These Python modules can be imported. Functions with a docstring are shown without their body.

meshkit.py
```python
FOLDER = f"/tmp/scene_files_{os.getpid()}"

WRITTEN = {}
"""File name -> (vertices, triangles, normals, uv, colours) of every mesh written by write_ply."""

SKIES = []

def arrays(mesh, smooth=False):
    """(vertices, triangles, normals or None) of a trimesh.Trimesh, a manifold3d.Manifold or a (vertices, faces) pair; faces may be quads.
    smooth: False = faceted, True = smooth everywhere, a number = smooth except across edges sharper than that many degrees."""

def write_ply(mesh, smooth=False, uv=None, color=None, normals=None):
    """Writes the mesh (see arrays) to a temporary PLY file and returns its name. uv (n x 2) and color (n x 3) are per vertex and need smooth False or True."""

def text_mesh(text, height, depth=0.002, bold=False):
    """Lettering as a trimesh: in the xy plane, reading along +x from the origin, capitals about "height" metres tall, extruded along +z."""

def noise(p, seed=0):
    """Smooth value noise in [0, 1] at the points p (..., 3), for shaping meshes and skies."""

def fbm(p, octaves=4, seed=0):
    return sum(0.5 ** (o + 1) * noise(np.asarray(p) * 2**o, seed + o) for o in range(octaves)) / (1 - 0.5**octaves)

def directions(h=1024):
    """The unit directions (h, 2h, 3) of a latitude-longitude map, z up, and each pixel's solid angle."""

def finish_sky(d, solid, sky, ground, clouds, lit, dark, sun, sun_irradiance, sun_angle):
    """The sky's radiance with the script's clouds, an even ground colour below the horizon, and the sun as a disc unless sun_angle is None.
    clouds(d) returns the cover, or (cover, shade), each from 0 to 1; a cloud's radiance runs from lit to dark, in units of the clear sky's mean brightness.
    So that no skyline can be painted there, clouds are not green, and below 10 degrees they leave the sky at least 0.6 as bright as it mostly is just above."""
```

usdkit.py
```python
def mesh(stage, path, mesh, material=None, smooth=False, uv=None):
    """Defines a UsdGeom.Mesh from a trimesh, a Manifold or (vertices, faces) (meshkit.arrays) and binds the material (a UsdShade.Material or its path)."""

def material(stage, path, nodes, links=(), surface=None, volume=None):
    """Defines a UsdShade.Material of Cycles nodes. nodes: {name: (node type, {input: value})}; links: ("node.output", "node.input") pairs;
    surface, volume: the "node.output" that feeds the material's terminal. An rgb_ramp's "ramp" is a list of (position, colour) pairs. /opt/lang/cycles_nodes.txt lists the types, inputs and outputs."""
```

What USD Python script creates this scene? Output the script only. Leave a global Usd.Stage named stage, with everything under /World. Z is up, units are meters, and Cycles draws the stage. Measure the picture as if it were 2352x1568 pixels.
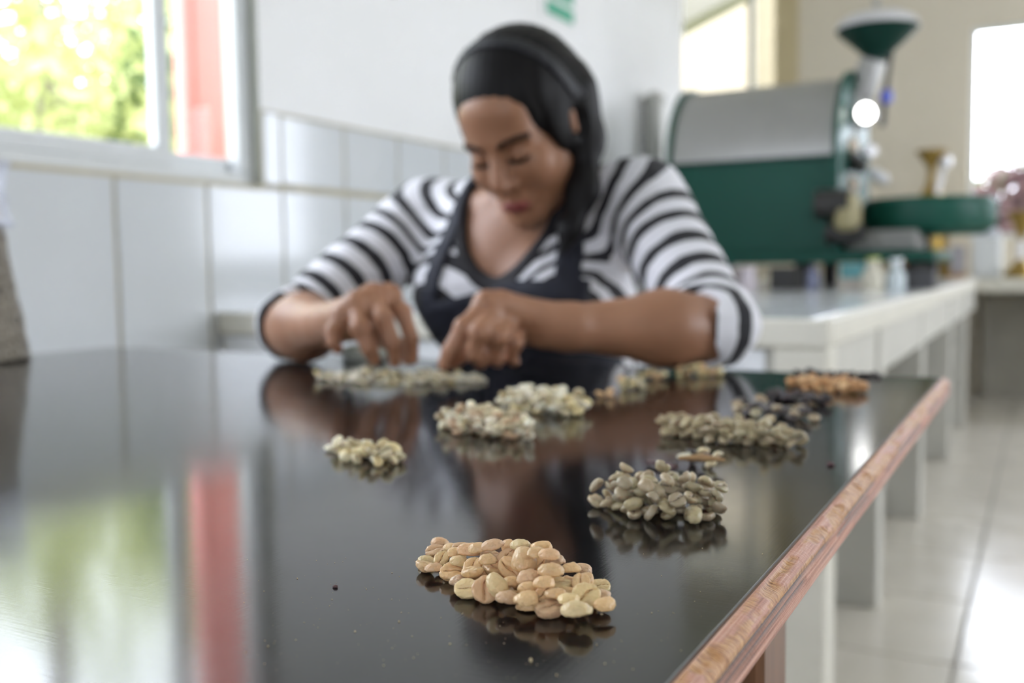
import math, random
import numpy as np
import trimesh, usdkit, meshkit
import manifold3d as m3
from shapely.geometry import Polygon, box as sbox
from pxr import Gf, Sdf, Usd, UsdGeom, UsdLux, UsdShade, Vt

stage = Usd.Stage.CreateInMemory()
UsdGeom.SetStageUpAxis(stage, UsdGeom.Tokens.z)
UsdGeom.SetStageMetersPerUnit(stage, 1.0)
UsdGeom.Xform.Define(stage, "/World")
rng = np.random.default_rng(7)

# ------------------------------------------------------------------ camera
TT = 0.75                                   # height of the sorting table's top
EYE = np.array([0.0, 0.0, TT + 0.12])
FPX = 2352 * 35.0 / 36.0
YAW, PITCH, ROLL = math.radians(28.2), math.radians(4.23), 0.014
_F0 = np.array([-math.sin(YAW), math.cos(YAW), 0.0])
_R0 = np.array([math.cos(YAW), math.sin(YAW), 0.0])
_Z = np.array([0.0, 0.0, 1.0])
FWD = math.cos(PITCH) * _F0 - math.sin(PITCH) * _Z
_U0 = math.sin(PITCH) * _F0 + math.cos(PITCH) * _Z
UP = _U0 * math.cos(ROLL) + _R0 * math.sin(ROLL)
RIGHT = _R0 * math.cos(ROLL) - _U0 * math.sin(ROLL)

cam = UsdGeom.Camera.Define(stage, "/World/camera")
cam.CreateProjectionAttr("perspective")
cam.CreateFocalLengthAttr(35.0)
cam.CreateHorizontalApertureAttr(36.0)
cam.CreateVerticalApertureAttr(24.0)
cam.CreateClippingRangeAttr(Gf.Vec2f(0.02, 200.0))
cam.CreateFStopAttr(6.5)
cam.CreateFocusDistanceAttr(0.392)
cam.CreateExposureAttr(-0.10)
_m = Gf.Matrix4d(*RIGHT, 0, *UP, 0, *(-FWD), 0, *EYE, 1)
cam.AddTransformOp().Set(_m)

# ------------------------------------------------------------------ sky, sun, added fill lights
def light_xf(l, pos, aim):
    pos, aim = np.array(pos, float), np.array(aim, float)
    zz = -(aim - pos) / np.linalg.norm(aim - pos)
    h = np.array([0, 0, 1.0]) if abs(zz[2]) < 0.95 else np.array([0, 1.0, 0])
    xx = np.cross(h, zz); xx /= np.linalg.norm(xx)
    yy = np.cross(zz, xx)
    UsdGeom.Xformable(l).AddTransformOp().Set(Gf.Matrix4d(*xx, 0, *yy, 0, *zz, 0, *pos, 1))

dome = UsdLux.DomeLight.Define(stage, "/World/sky")
dome.CreateIntensityAttr(3.3)
dome.CreateColorAttr(Gf.Vec3f(0.88, 0.94, 1.06))
sun = UsdLux.DistantLight.Define(stage, "/World/sun")
sun.CreateIntensityAttr(40.0)
sun.CreateAngleAttr(0.6)
sun.CreateColorAttr(Gf.Vec3f(1.0, 0.93, 0.80))
light_xf(sun, (0.0, -1.3, 4.0), (0, 0, 0))     # high, along the outside of the window wall

def rect(name, pos, aim, w, h, power, color):
    l = UsdLux.RectLight.Define(stage, "/World/" + name)
    l.CreateWidthAttr(w); l.CreateHeightAttr(h)
    l.CreateIntensityAttr(power); l.CreateColorAttr(Gf.Vec3f(*color))
    light_xf(l, pos, aim)
    return l
# area lights added to brighten the room, standing in for unseen windows
rect("daylight_rear_left", (-1.86, -1.6, 1.75), (0.2, -1.0, 1.2), 1.9, 1.3, 2.0, (0.92, 0.96, 1.04))
rect("daylight_rear", (1.6, -3.4, 1.6), (0.0, 2, 1.2), 1.4, 1.4, 0.6, (1.0, 0.97, 0.92))
rect("daylight_right", (4.4, 3.4, 1.8), (0, 3.6, 1.2), 2.6, 1.6, 1.2, (1.0, 0.95, 0.86))

# ------------------------------------------------------------------ helpers
def ray(px, py):
    d = FWD + (px - 1176) / FPX * RIGHT - (py - 784) / FPX * UP
    return d
def on_z(px, py, z):
    d = ray(px, py); return EYE + d * (z - EYE[2]) / d[2]
def on_y(px, py, y):
    d = ray(px, py); return EYE + d * (y - EYE[1]) / d[1]
def on_x(px, py, x):
    d = ray(px, py); return EYE + d * (x - EYE[0]) / d[0]
def at(px, py, depth):
    return EYE + ray(px, py) * depth

_names = {}
def numbered(parent, name):
    k = _names.get((parent, name), 0); _names[(parent, name)] = k + 1
    return f"{parent}/{name}" if k == 0 else f"{parent}/{name}_{k:03d}"
def tag(prim, label=None, cat=None, group=None, kind=None):
    for k, v in (("label", label), ("category", cat), ("group", group), ("kind", kind)):
        if v: prim.SetCustomDataByKey(k, v)
    return prim
def thing(name, label=None, cat=None, loc=(0, 0, 0), rotz=0, group=None, kind=None):
    x = UsdGeom.Xform.Define(stage, numbered("/World", name))
    x.AddTranslateOp().Set(Gf.Vec3d(*map(float, loc)))
    if rotz: x.AddRotateZOp().Set(float(rotz))
    tag(x.GetPrim(), label, cat, group, kind)
    return x
def org(parent):
    p = parent
    while p.GetPath().GetParentPath() != Sdf.Path("/World"):
        p = UsdGeom.Xform(stage.GetPrimAtPath(p.GetPath().GetParentPath()))
    m = np.array(UsdGeom.Xformable(p).GetLocalTransformation())
    return np.linalg.inv(m)
def part(parent, name, mesh, mat, smooth=False, label=None, kind=None, local=False, primvars=None):
    """mesh given in world coordinates (unless local) becomes a child of parent"""
    v, f, n = meshkit.arrays(mesh, smooth)
    path = str(parent.GetPath()) if parent is not None else "/World"
    if parent is not None and not local:
        inv = org(parent)
        v = np.c_[v, np.ones(len(v))] @ inv; v = v[:, :3]
        if n is not None: n = n @ inv[:3, :3]
    p = numbered(path, name)
    m = UsdGeom.Mesh.Define(stage, p)
    m.CreatePointsAttr(Vt.Vec3fArray.FromNumpy(np.ascontiguousarray(v, np.float32)))
    m.CreateFaceVertexCountsAttr(Vt.IntArray.FromNumpy(np.full(len(f), 3, np.int32)))
    m.CreateFaceVertexIndicesAttr(Vt.IntArray.FromNumpy(np.ascontiguousarray(f, np.int32).ravel()))
    m.CreateSubdivisionSchemeAttr("none")
    if n is not None:
        m.CreateNormalsAttr(Vt.Vec3fArray.FromNumpy(np.ascontiguousarray(n, np.float32))); m.SetNormalsInterpolation("vertex")
    for k, a in (primvars or {}).items():
        a = np.asarray(a, np.float32)
        if a.ndim == 1:
            UsdGeom.PrimvarsAPI(m).CreatePrimvar(k, Sdf.ValueTypeNames.FloatArray, "vertex").Set(Vt.FloatArray.FromNumpy(a))
        else:
            UsdGeom.PrimvarsAPI(m).CreatePrimvar(k, Sdf.ValueTypeNames.Color3fArray, "vertex").Set(Vt.Vec3fArray.FromNumpy(a))
    UsdShade.MaterialBindingAPI.Apply(m.GetPrim()).Bind(mat)
    tag(m.GetPrim(), label, None, None, kind)
    return m
def struct(name, mesh, mat, smooth=False):
    m = part(None, name, mesh, mat, smooth); tag(m.GetPrim(), kind="structure"); return m

def bx(x0, x1, y0, y1, z0, z1, bev=0.0):
    """box, with chamfered edges if bev"""
    if bev <= 0:
        b = trimesh.creation.box((x1 - x0, y1 - y0, z1 - z0)); b.apply_translation(((x0 + x1) / 2, (y0 + y1) / 2, (z0 + z1) / 2)); return b
    bev = min(bev, (x1 - x0) * .45, (y1 - y0) * .45, (z1 - z0) * .45)
    pts = []
    for sx in (0, 1):
        for sy in (0, 1):
            for sz in (0, 1):
                p = np.array([(x0, x1)[sx], (y0, y1)[sy], (z0, z1)[sz]], float)
                s = np.array([1 - 2 * sx, 1 - 2 * sy, 1 - 2 * sz]) * bev
                for k in range(3):
                    q = p + s; q[k] = p[k]; pts.append(q)
    return trimesh.convex.convex_hull(np.array(pts))
def join(*ms):
    return trimesh.util.concatenate([m for m in ms])
def lathe(profile, n=40, pos=(0, 0, 0), axis=None):
    """profile: (r, z) pairs, revolved round z, then stood along axis"""
    m = trimesh.creation.revolve(np.array(profile, float), sections=n)
    if axis is not None:
        m.apply_transform(trimesh.geometry.align_vectors([0, 0, 1], axis))
    m.apply_translation(pos); m.fix_normals(); return m
def tube(points, r, n=12, caps=True):
    p = np.asarray(points, float); rr = np.broadcast_to(r, (len(p),))
    t = np.gradient(p, axis=0); t /= np.linalg.norm(t, axis=1, keepdims=True) + 1e-12
    ref = np.array([0, 0, 1.0]) if abs(t[0, 2]) < .9 else np.array([1.0, 0, 0])
    a = np.cross(t[0], ref); a /= np.linalg.norm(a); A = []
    for k in range(len(p)):
        a = a - t[k] * a.dot(t[k]); a /= np.linalg.norm(a); A.append(a)
    A = np.array(A); B = np.cross(t, A)
    an = np.arange(n) * 2 * np.pi / n
    v = p[:, None] + rr[:, None, None] * (np.cos(an)[None, :, None] * A[:, None] + np.sin(an)[None, :, None] * B[:, None])
    i, j = np.meshgrid(np.arange(len(p) - 1), np.arange(n), indexing="ij")
    q = np.stack([i * n + j, i * n + (j + 1) % n, (i + 1) * n + (j + 1) % n, (i + 1) * n + j], -1).reshape(-1, 4)
    v = v.reshape(-1, 3); f = np.vstack([q[:, [0, 1, 2]], q[:, [0, 2, 3]]])
    if caps:
        c0, c1 = len(v), len(v) + 1
        v = np.vstack([v, p[0], p[-1]]); k = np.arange(n); o = (len(p) - 1) * n
        f = np.vstack([f, np.stack([np.full(n, c0), (k + 1) % n, k], 1), np.stack([np.full(n, c1), o + k, o + (k + 1) % n], 1)])
    m = trimesh.Trimesh(v, f, process=False); return m
def cyl(a, b, r0, r1=None, n=28):
    r1 = r0 if r1 is None else r1
    return tube([a, b], [r0, r1], n)
def prism_y(poly, y0, y1):
    """polygon in (x, z), extruded along y"""
    m = trimesh.creation.extrude_polygon(Polygon(poly), y1 - y0, engine="earcut")
    v = m.vertices.copy(); m.vertices = np.c_[v[:, 0], y1 - v[:, 2], v[:, 1]]; m.fix_normals(); return m
def prism_x(poly, x0, x1):
    """polygon in (y, z), extruded along x"""
    m = trimesh.creation.extrude_polygon(Polygon(poly), x1 - x0, engine="earcut")
    v = m.vertices.copy(); m.vertices = np.c_[x0 + v[:, 2], v[:, 0], v[:, 1]]; m.fix_normals(); return m
def prism_z(poly, z0, z1):
    m = trimesh.creation.extrude_polygon(Polygon(poly), z1 - z0, engine="earcut"); m.apply_translation((0, 0, z0)); return m

# ------------------------------------------------------------------ materials
L = "/World/Looks/"
UsdGeom.Scope.Define(stage, "/World/Looks")
def pm(name, color, rough=0.5, metallic=0.0, var=0.0, scale=8.0, bump=0.0, bscale=60.0, rvar=0.0, stretch=None, **kw):
    """principled material; var: how far noise varies the colour, bump: fine relief, rvar: uneven gloss"""
    inp = {"base_color": color, "roughness": rough, "metallic": metallic, **kw}
    nodes, links = {"p": ("principled_bsdf", inp)}, []
    if var or bump or rvar:
        nodes["g"] = ("texture_coordinate", {})
        src = "g.object"
        if stretch is not None:
            nodes["mp"] = ("mapping", {"mapping_type": "point", "scale": stretch}); links += [("g.object", "mp.vector")]; src = "mp.vector"
    if var:
        nodes["n"] = ("noise_texture", {"scale": scale, "detail": 4.0, "roughness": 0.6})
        c = np.array(color, float)
        nodes["r"] = ("rgb_ramp", {"ramp": [(0.25, tuple(np.clip(c * (1 - var), 0, 1))), (0.75, tuple(np.clip(c * (1 + var), 0, 1)))]})
        links += [(src, "n.vector"), ("n.fac", "r.fac"), ("r.color", "p.base_color")]
    if bump:
        nodes["nb"] = ("noise_texture", {"scale": bscale, "detail": 3.0})
        nodes["b"] = ("bump", {"strength": bump, "distance": 0.002})
        links += [(src, "nb.vector"), ("nb.fac", "b.height"), ("b.normal", "p.normal")]
    if rvar:
        nodes["nr"] = ("noise_texture", {"scale": scale * 1.7, "detail": 5.0})
        nodes["mr"] = ("map_range", {"from_min": 0.3, "from_max": 0.7, "to_min": max(rough - rvar, 0.01), "to_max": rough + rvar})
        links += [(src, "nr.vector"), ("nr.fac", "mr.value"), ("mr.result", "p.roughness")]
    return usdkit.material(stage, L + name, nodes, links, surface="p.BSDF")
def glass(name, tint=(1, 1, 1)):
    return usdkit.material(stage, L + name, {"t": ("transparent_bsdf", {"color": tint}), "g": ("glossy_bsdf", {"roughness": 0.02, "color": (1, 1, 1)}),
        "f": ("layer_weight", {"blend": 0.5}), "w": ("math", {"math_type": "power", "value2": 4.0}), "a": ("math", {"math_type": "multiply_add", "value2": 0.5, "value3": 0.008}), "m": ("mix_closure", {})},
        [("f.facing", "w.value1"), ("w.value", "a.value1"), ("a.value", "m.fac"), ("t.BSDF", "m.closure1"), ("g.BSDF", "m.closure2")], surface="m.closure")
# ------------------------------------------------------------------ the room
M_paint = pm("white_paint", (0.80, 0.80, 0.79), 0.55, var=0.02, scale=3, bump=0.05, bscale=120)
M_paint_far = pm("cream_paint", (0.64, 0.585, 0.475), 0.6, var=0.03, scale=2, bump=0.05, bscale=120)
M_ceil = pm("ceiling_paint", (0.82, 0.82, 0.80), 0.7)
M_grout = pm("beige_grout", (0.44, 0.40, 0.29), 0.8, var=0.15, scale=14)
M_tile = pm("white_glazed_tile", (0.59, 0.615, 0.63), 0.10, var=0.015, scale=3, specular_ior_level=0.5)
M_ftile = pm("cream_floor_tile", (0.64, 0.60, 0.52), 0.17, var=0.05, scale=5, rvar=0.04, specular_ior_level=0.3)
M_fgrout = pm("grey_floor_grout", (0.30, 0.28, 0.24), 0.8, var=0.2, scale=12)
M_frame = pm("white_window_frame", (0.60, 0.62, 0.62), 0.35)
M_frame_tan = pm("tan_window_frame", (0.50, 0.42, 0.25), 0.5, var=0.08, scale=6)
M_glass = glass("window_glass")
M_ctile = pm("counter_white_tile", (0.74, 0.76, 0.78), 0.12, var=0.02, scale=4)
M_ccream = pm("counter_cream_plaster", (0.62, 0.60, 0.52), 0.5, var=0.05, scale=9)
M_cgrey = pm("counter_grey_plaster", (0.50, 0.49, 0.44), 0.55, var=0.06, scale=7)

WX = -1.895
CT = 0.765
# floor: a slab with each tile laid on it
fl = thing("floor", kind="structure")
part(fl, "floor_slab", bx(-3.4, 4.6, -3.6, 7.35, -0.12, -0.006), M_fgrout)
fx, fy, ts = -0.155, 2.30, 0.445
for i in range(-8, 9):
    for j in range(-7, 11):
        x0, y0 = fx + i * ts, fy + j * ts
        if x0 < -2.6 or x0 + ts > 4.5 or y0 + ts > 7.3: continue
        part(fl, "tile", bx(x0 + .004, x0 + ts - .004, y0 + .004, y0 + ts - .004, -0.012, 0.0, 0.0015), M_ftile)
# left wall: opening for the window, tiled up to 1.31 m
W0, W1, WO, SILL, HEAD = -0.30, 2.100, 2.165, 1.102, 2.25
wl = thing("wall_left", kind="structure")
xb = WX - 0.12
part(wl, "wall_panel", bx(xb, WX - .004, -3.5, 5.69, 0, SILL - .002), M_grout)
part(wl, "wall_panel", bx(xb, WX - .002, -3.5, W0, SILL - .002, 3.3), M_paint)
part(wl, "wall_panel", bx(xb, WX - .002, WO, 5.69, SILL - .002, 1.31), M_grout)
part(wl, "wall_panel", bx(xb, WX + .001, WO, 5.69, 1.31, 3.3), M_paint)
part(wl, "wall_panel", bx(xb, WX + .001, W0, WO, HEAD, 3.3), M_paint)
part(wl, "sill_trim", bx(WX - .045, WX + .003, W0, W1, SILL - .012, SILL), M_grout)
tw = 0.287
M_jamb_shade = pm("painted_jamb_shade", (0.36, 0.37, 0.32), 0.8)
part(wl, "jamb_trim", bx(WX - .030, WX - .0005, W1 - .002, W1 + .001, SILL, HEAD), M_jamb_shade)  # thin dark strip: the shade of the reveal put in as colour
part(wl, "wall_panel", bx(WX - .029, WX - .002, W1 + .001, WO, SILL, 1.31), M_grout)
part(wl, "wall_panel", bx(WX - .029, WX + .001, W1 + .001, WO, 1.31, HEAD), M_paint)
for k in range(-10, 15):
    y0, y1 = 1.607 + k * tw, 1.607 + (k + 1) * tw
    y1c = min(y1, 5.69)
    if y0 >= 5.68: continue
    rows = [(-0.0, 0.503), (0.507, 1.098)]
    if y0 > W1 - .05: rows.append((1.11, 1.305))
    elif y1 > W1 + .02: part(wl, "tile", bx(WX - .006, WX + .002, W1 + .012, y1 - .004, 1.11, 1.305, .0015), M_tile)
    for z0, z1 in rows:
        part(wl, "tile", bx(WX - .006, WX + .002, y0 + .0055, y1c - .0055, z0 + .004, z1 - .004, .0015), M_tile)
# far wall with two windows, right wall, rear wall, ceiling
wf = thing("wall_far", kind="structure")
A0, A1, AZ0, AZ1 = -2.50, -1.56, 1.50, 3.05
B0, B1, BZ0, BZ1 = -0.46, 1.10, 1.02, 2.385
YF = 7.2
for x0, x1, z0, z1 in ((-3.4, A0, 0, 3.3), (A0, A1, 0, AZ0), (A0, A1, AZ1, 3.3), (A1, B0, 0, 3.3), (B0, B1, 0, BZ0), (B0, B1, BZ1, 3.3), (B1, 2.2, 0, 3.3), (2.2, 3.6, 0, 1.0), (2.2, 3.6, 2.5, 3.3), (3.6, 4.6, 0, 3.3)):
    part(wf, "wall_panel", bx(x0, x1, YF, YF + .18, z0, z1), M_paint_far)
struct("wall_alcove", bx(-3.4, -3.25, 5.0, 7.2, 0, 3.3), M_paint_far)
struct("wall_back_return", bx(-3.25, WX - .12, 5.51, 5.69, 0, 3.3), M_paint)
wr = thing("wall_right", kind="structure")
for y0, y1, z0, z1 in ((-3.6, 1.9, 0, 3.3), (1.9, 4.9, 0, 1.0), (1.9, 4.9, 2.6, 3.3), (4.9, 7.35, 0, 3.3)):
    part(wr, "wall_panel", bx(4.45, 4.6, y0, y1, z0, z1), M_paint_far)
wb = thing("wall_rear", kind="structure")
for x0, x1, z0, z1 in ((-2.1, 0.9, 0, 3.3), (0.9, 2.3, 0, 0.9), (0.9, 2.3, 2.3, 3.3), (2.3, 4.6, 0, 3.3)):
    part(wb, "wall_panel", bx(x0, x1, -3.62, -3.5, z0, z1), M_paint)
ce = thing("ceiling", kind="structure")
part(ce, "ceiling_panel", bx(WX - .12, 4.6, -3.6, 5.6, 3.3, 3.42), M_ceil)
part(ce, "ceiling_panel", bx(-3.4, 4.6, 5.601, 7.38, 3.3, 3.42), M_ceil)

# window in the left wall: white sliding window, set back in its reveal
XG = WX - 0.032
w1 = thing("window_1", kind="structure")
def frame_rect(y0, y1, z0, z1, t, x0, x1, bev=.003):
    return join(bx(x0, x1, y0, y1, z0, z0 + t, bev), bx(x0, x1, y0, y1, z1 - t, z1, bev), bx(x0, x1, y0, y0 + t, z0 + t, z1 - t, bev), bx(x0, x1, y1 - t, y1, z0 + t, z1 - t, bev))
part(w1, "window_frame", join(frame_rect(W0, WO - .002, SILL, HEAD, .034, XG - .075, XG), bx(XG - .036, XG, 2.050, WO - .03, SILL + .034, HEAD - .034, .003)), M_frame, 30)
def part_sub(parent_mesh, name, mesh, mat, smooth=False, label=None, kind=None):
    """a sub-part under a part that is a mesh in the same frame as its thing"""
    return part(parent_mesh, name, mesh, mat, smooth, label, kind)
def sash(y0, y1, x0, x1, st):
    s = part(w1, "sash", frame_rect(y0, y1, SILL + .034, HEAD - .034, st, x0, x1), M_frame, 30)
    xm = (x0 + x1) / 2
    part_sub(s, "pane", bx(xm - .002, xm + .002, y0 + st, y1 - st, SILL + .034 + st, HEAD - .034 - st), M_glass)
sash(W0 + .034, 1.818, XG - .032, XG - .004, .044)
sash(1.812, WO - .036, XG - .066, XG - .038, .040)
# window at the far end: tan frame, two lights
w2 = thing("window_2", kind="structure")
fr = part(w2, "window_frame", join(bx(A0, A1, YF + .02, YF + .09, AZ0, AZ0 + .05), bx(A0, A1, YF + .02, YF + .09, AZ1 - .05, AZ1), bx(A0, A0 + .05, YF + .02, YF + .09, AZ0 + .05, AZ1 - .05), bx(A1 - .16, A1, YF - .02, YF + .09, AZ0 + .05, AZ1 - .05)), M_frame_tan)
part(w2, "mullion", bx(-1.915, -1.880, YF + .02, YF + .07, AZ0 + .05, AZ1 - .05), pm("dark_mullion", (0.20, 0.21, 0.15), 0.5))
part(w2, "pane", bx(A0 + .05, -1.915, YF + .05, YF + .054, AZ0 + .05, AZ1 - .05), M_glass)
part(w2, "pane", bx(-1.880, A1 - .16, YF + .05, YF + .054, AZ0 + .05, AZ1 - .05), M_glass)
w3 = thing("window_3", kind="structure")
part(w3, "window_frame", join(bx(B0, B1, YF + .06, YF + .11, BZ0, BZ0 + .03), bx(B0, B1, YF + .06, YF + .11, BZ1 - .03, BZ1), bx(B0, B0 + .03, YF + .06, YF + .11, BZ0 + .03, BZ1 - .03), bx(B1 - .03, B1, YF + .06, YF + .11, BZ0 + .03, BZ1 - .03)), M_frame)
part(w3, "pane", bx(B0 + .03, B1 - .03, YF + .08, YF + .084, BZ0 + .03, BZ1 - .03), M_glass)

# flue pipe and sign on the left wall
M_galv = pm("galvanised_metal", (0.42, 0.42, 0.39), 0.4, metallic=0.6, var=0.08, scale=6)
fp = thing("flue_pipe", "grey metal pipe standing against the white wall behind the roaster", "pipe", (WX + .068, 5.02, 0))
part(fp, "pipe", cyl((WX + .068, 5.02, CT + .001), (WX + .068, 5.02, 1.72), .055), M_galv, 40)
part(fp, "pipe_cap", lathe([(0, 1.72), (.064, 1.72), (.064, 1.745), (.02, 1.775), (0, 1.778)], 28, (WX + .068, 5.02, 0)), M_galv, 40)
sg = thing("wall_sign", "small green and white safety sign high on the white wall", "sign", (WX, 4.0, 2.0))
part(sg, "sign_board", bx(WX + .001, WX + .008, 3.83, 4.16, 1.935, 2.095, .002), pm("sign_white", (0.78, 0.80, 0.78), 0.4))
part(sg, "green_field", bx(WX + .0065, WX + .010, 3.87, 4.14, 2.025, 2.08, .001), pm("sign_green", (0.05, 0.36, 0.22), 0.4))
part(sg, "green_field", bx(WX + .0065, WX + .010, 3.87, 4.14, 1.947, 2.005, .001), UsdShade.Material.Get(stage, L + "sign_green"))
# ------------------------------------------------------------------ table
M_black = usdkit.material(stage, L + "black_laminate", {
    "g": ("texture_coordinate", {}),
    "n1": ("noise_texture", {"scale": 7.0, "detail": 6.0, "roughness": 0.65}),
    "r1": ("map_range", {"from_min": 0.3, "from_max": 0.7, "to_min": 0.085, "to_max": 0.13}),
    # fine crossing scratches: stretched noise in two directions
    "m2": ("mapping", {"mapping_type": "point", "scale": (900.0, 14.0, 1.0), "rotation": (0.0, 0.0, 0.5)}),
    "n2": ("noise_texture", {"scale": 1.0, "detail": 2.0}),
    "m3": ("mapping", {"mapping_type": "point", "scale": (12.0, 1000.0, 1.0), "rotation": (0.0, 0.0, 0.35)}),
    "n3": ("noise_texture", {"scale": 1.0, "detail": 2.0}),
    "ad": ("math", {"math_type": "add"}),
    "b": ("bump", {"strength": 0.02, "distance": 0.0005}),
    "f": ("fresnel", {"IOR": 1.52}),
    "d": ("diffuse_bsdf", {"color": (0.0065, 0.0065, 0.0075)}),
    "gl": ("glossy_bsdf", {"color": (1.0, 1.0, 1.0), "distribution": "multi_ggx"}),
    "mc": ("mix_closure", {}),
}, [("g.object", "n1.vector"), ("n1.fac", "r1.value"), ("r1.result", "gl.roughness"),
    ("g.object", "m2.vector"), ("m2.vector", "n2.vector"), ("g.object", "m3.vector"), ("m3.vector", "n3.vector"), ("n2.fac", "ad.value1"), ("n3.fac", "ad.value2"), ("ad.value", "b.height"), ("b.normal", "gl.normal"),
    ("f.fac", "mc.fac"), ("d.BSDF", "mc.closure1"), ("gl.BSDF", "mc.closure2")], surface="mc.closure")
M_lip = pm("laminate_lip", (0.16, 0.165, 0.165), 0.3)
M_leg = pm("brown_wood", (0.16, 0.07, 0.03), 0.45, var=0.25, scale=5, stretch=(30, 30, 2))
M_ply = usdkit.material(stage, L + "worn_edge_wood", {
    "g": ("texture_coordinate", {}),
    "mf": ("mapping", {"mapping_type": "point", "scale": (150.0, 1100.0, 150.0)}),
    "nf": ("noise_texture", {"scale": 1.0, "detail": 4.0, "roughness": 0.6}),
    "ml": ("mapping", {"mapping_type": "point", "scale": (700.0, 9.0, 700.0)}),
    "nl": ("noise_texture", {"scale": 1.0, "detail": 4.0, "roughness": 0.6}),
    "bare": ("rgb_ramp", {"ramp": [(0.34, (0.15, 0.05, 0.018)), (0.46, (0.48, 0.225, 0.09)), (0.70, (0.68, 0.43, 0.21))]}),
    "varn": ("rgb_ramp", {"ramp": [(0.30, (0.26, 0.095, 0.060)), (0.5, (0.52, 0.245, 0.165)), (0.75, (0.70, 0.44, 0.34))]}),
    "w": ("attribute", {"attribute": "wear"}), "d": ("attribute", {"attribute": "groove"}),
    "mx": ("mix", {"mix_type": "mix"}), "mg": ("mix", {"mix_type": "mix", "color2": (0.035, 0.012, 0.008)}),
    "ad": ("math", {"math_type": "add"}),
    "b": ("bump", {"strength": 0.8, "distance": 0.0006}),
    "p": ("principled_bsdf", {"roughness": 0.42, "specular_ior_level": 0.5}),
}, [("g.object", "mf.vector"), ("mf.vector", "nf.vector"), ("g.object", "ml.vector"), ("ml.vector", "nl.vector"),
    ("nf.fac", "bare.fac"), ("nl.fac", "varn.fac"), ("w.fac", "mx.fac"), ("varn.color", "mx.color1"), ("bare.color", "mx.color2"), ("mx.color", "mg.color1"), ("d.fac", "mg.fac"), ("mg.color", "p.base_color"),
    ("nf.fac", "ad.value1"), ("nl.fac", "ad.value2"), ("ad.value", "b.height"), ("b.normal", "p.normal")], surface="p.BSDF")
TX0, TX1, TY0, TY1 = -1.35, -0.094, -0.80, 1.118
tb = thing("sorting_table", "long glossy black-topped table with a worn reddish wooden edge", "table", ((TX0 + TX1) / 2, (TY0 + TY1) / 2, 0))
part(tb, "tabletop", bx(TX0, TX1, TY0, TY1, TT - .004, TT), M_black)
part(tb, "underlay", bx(TX0 + .002, TX1, TY0 + .002, TY1 - .002, TT - .020, TT - .004), M_leg)
part(tb, "laminate_lip", bx(TX1, TX1 + .0005, TY0, TY1, TT - .004, TT + .0002), M_lip, label="thin pale line of laminate along the wooden edge")
part(tb, "glue_line", bx(TX1 + .0005, TX1 + .0018, -.25, TY1 - .001, TT - .006, TT - .0005), M_leg)
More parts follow.
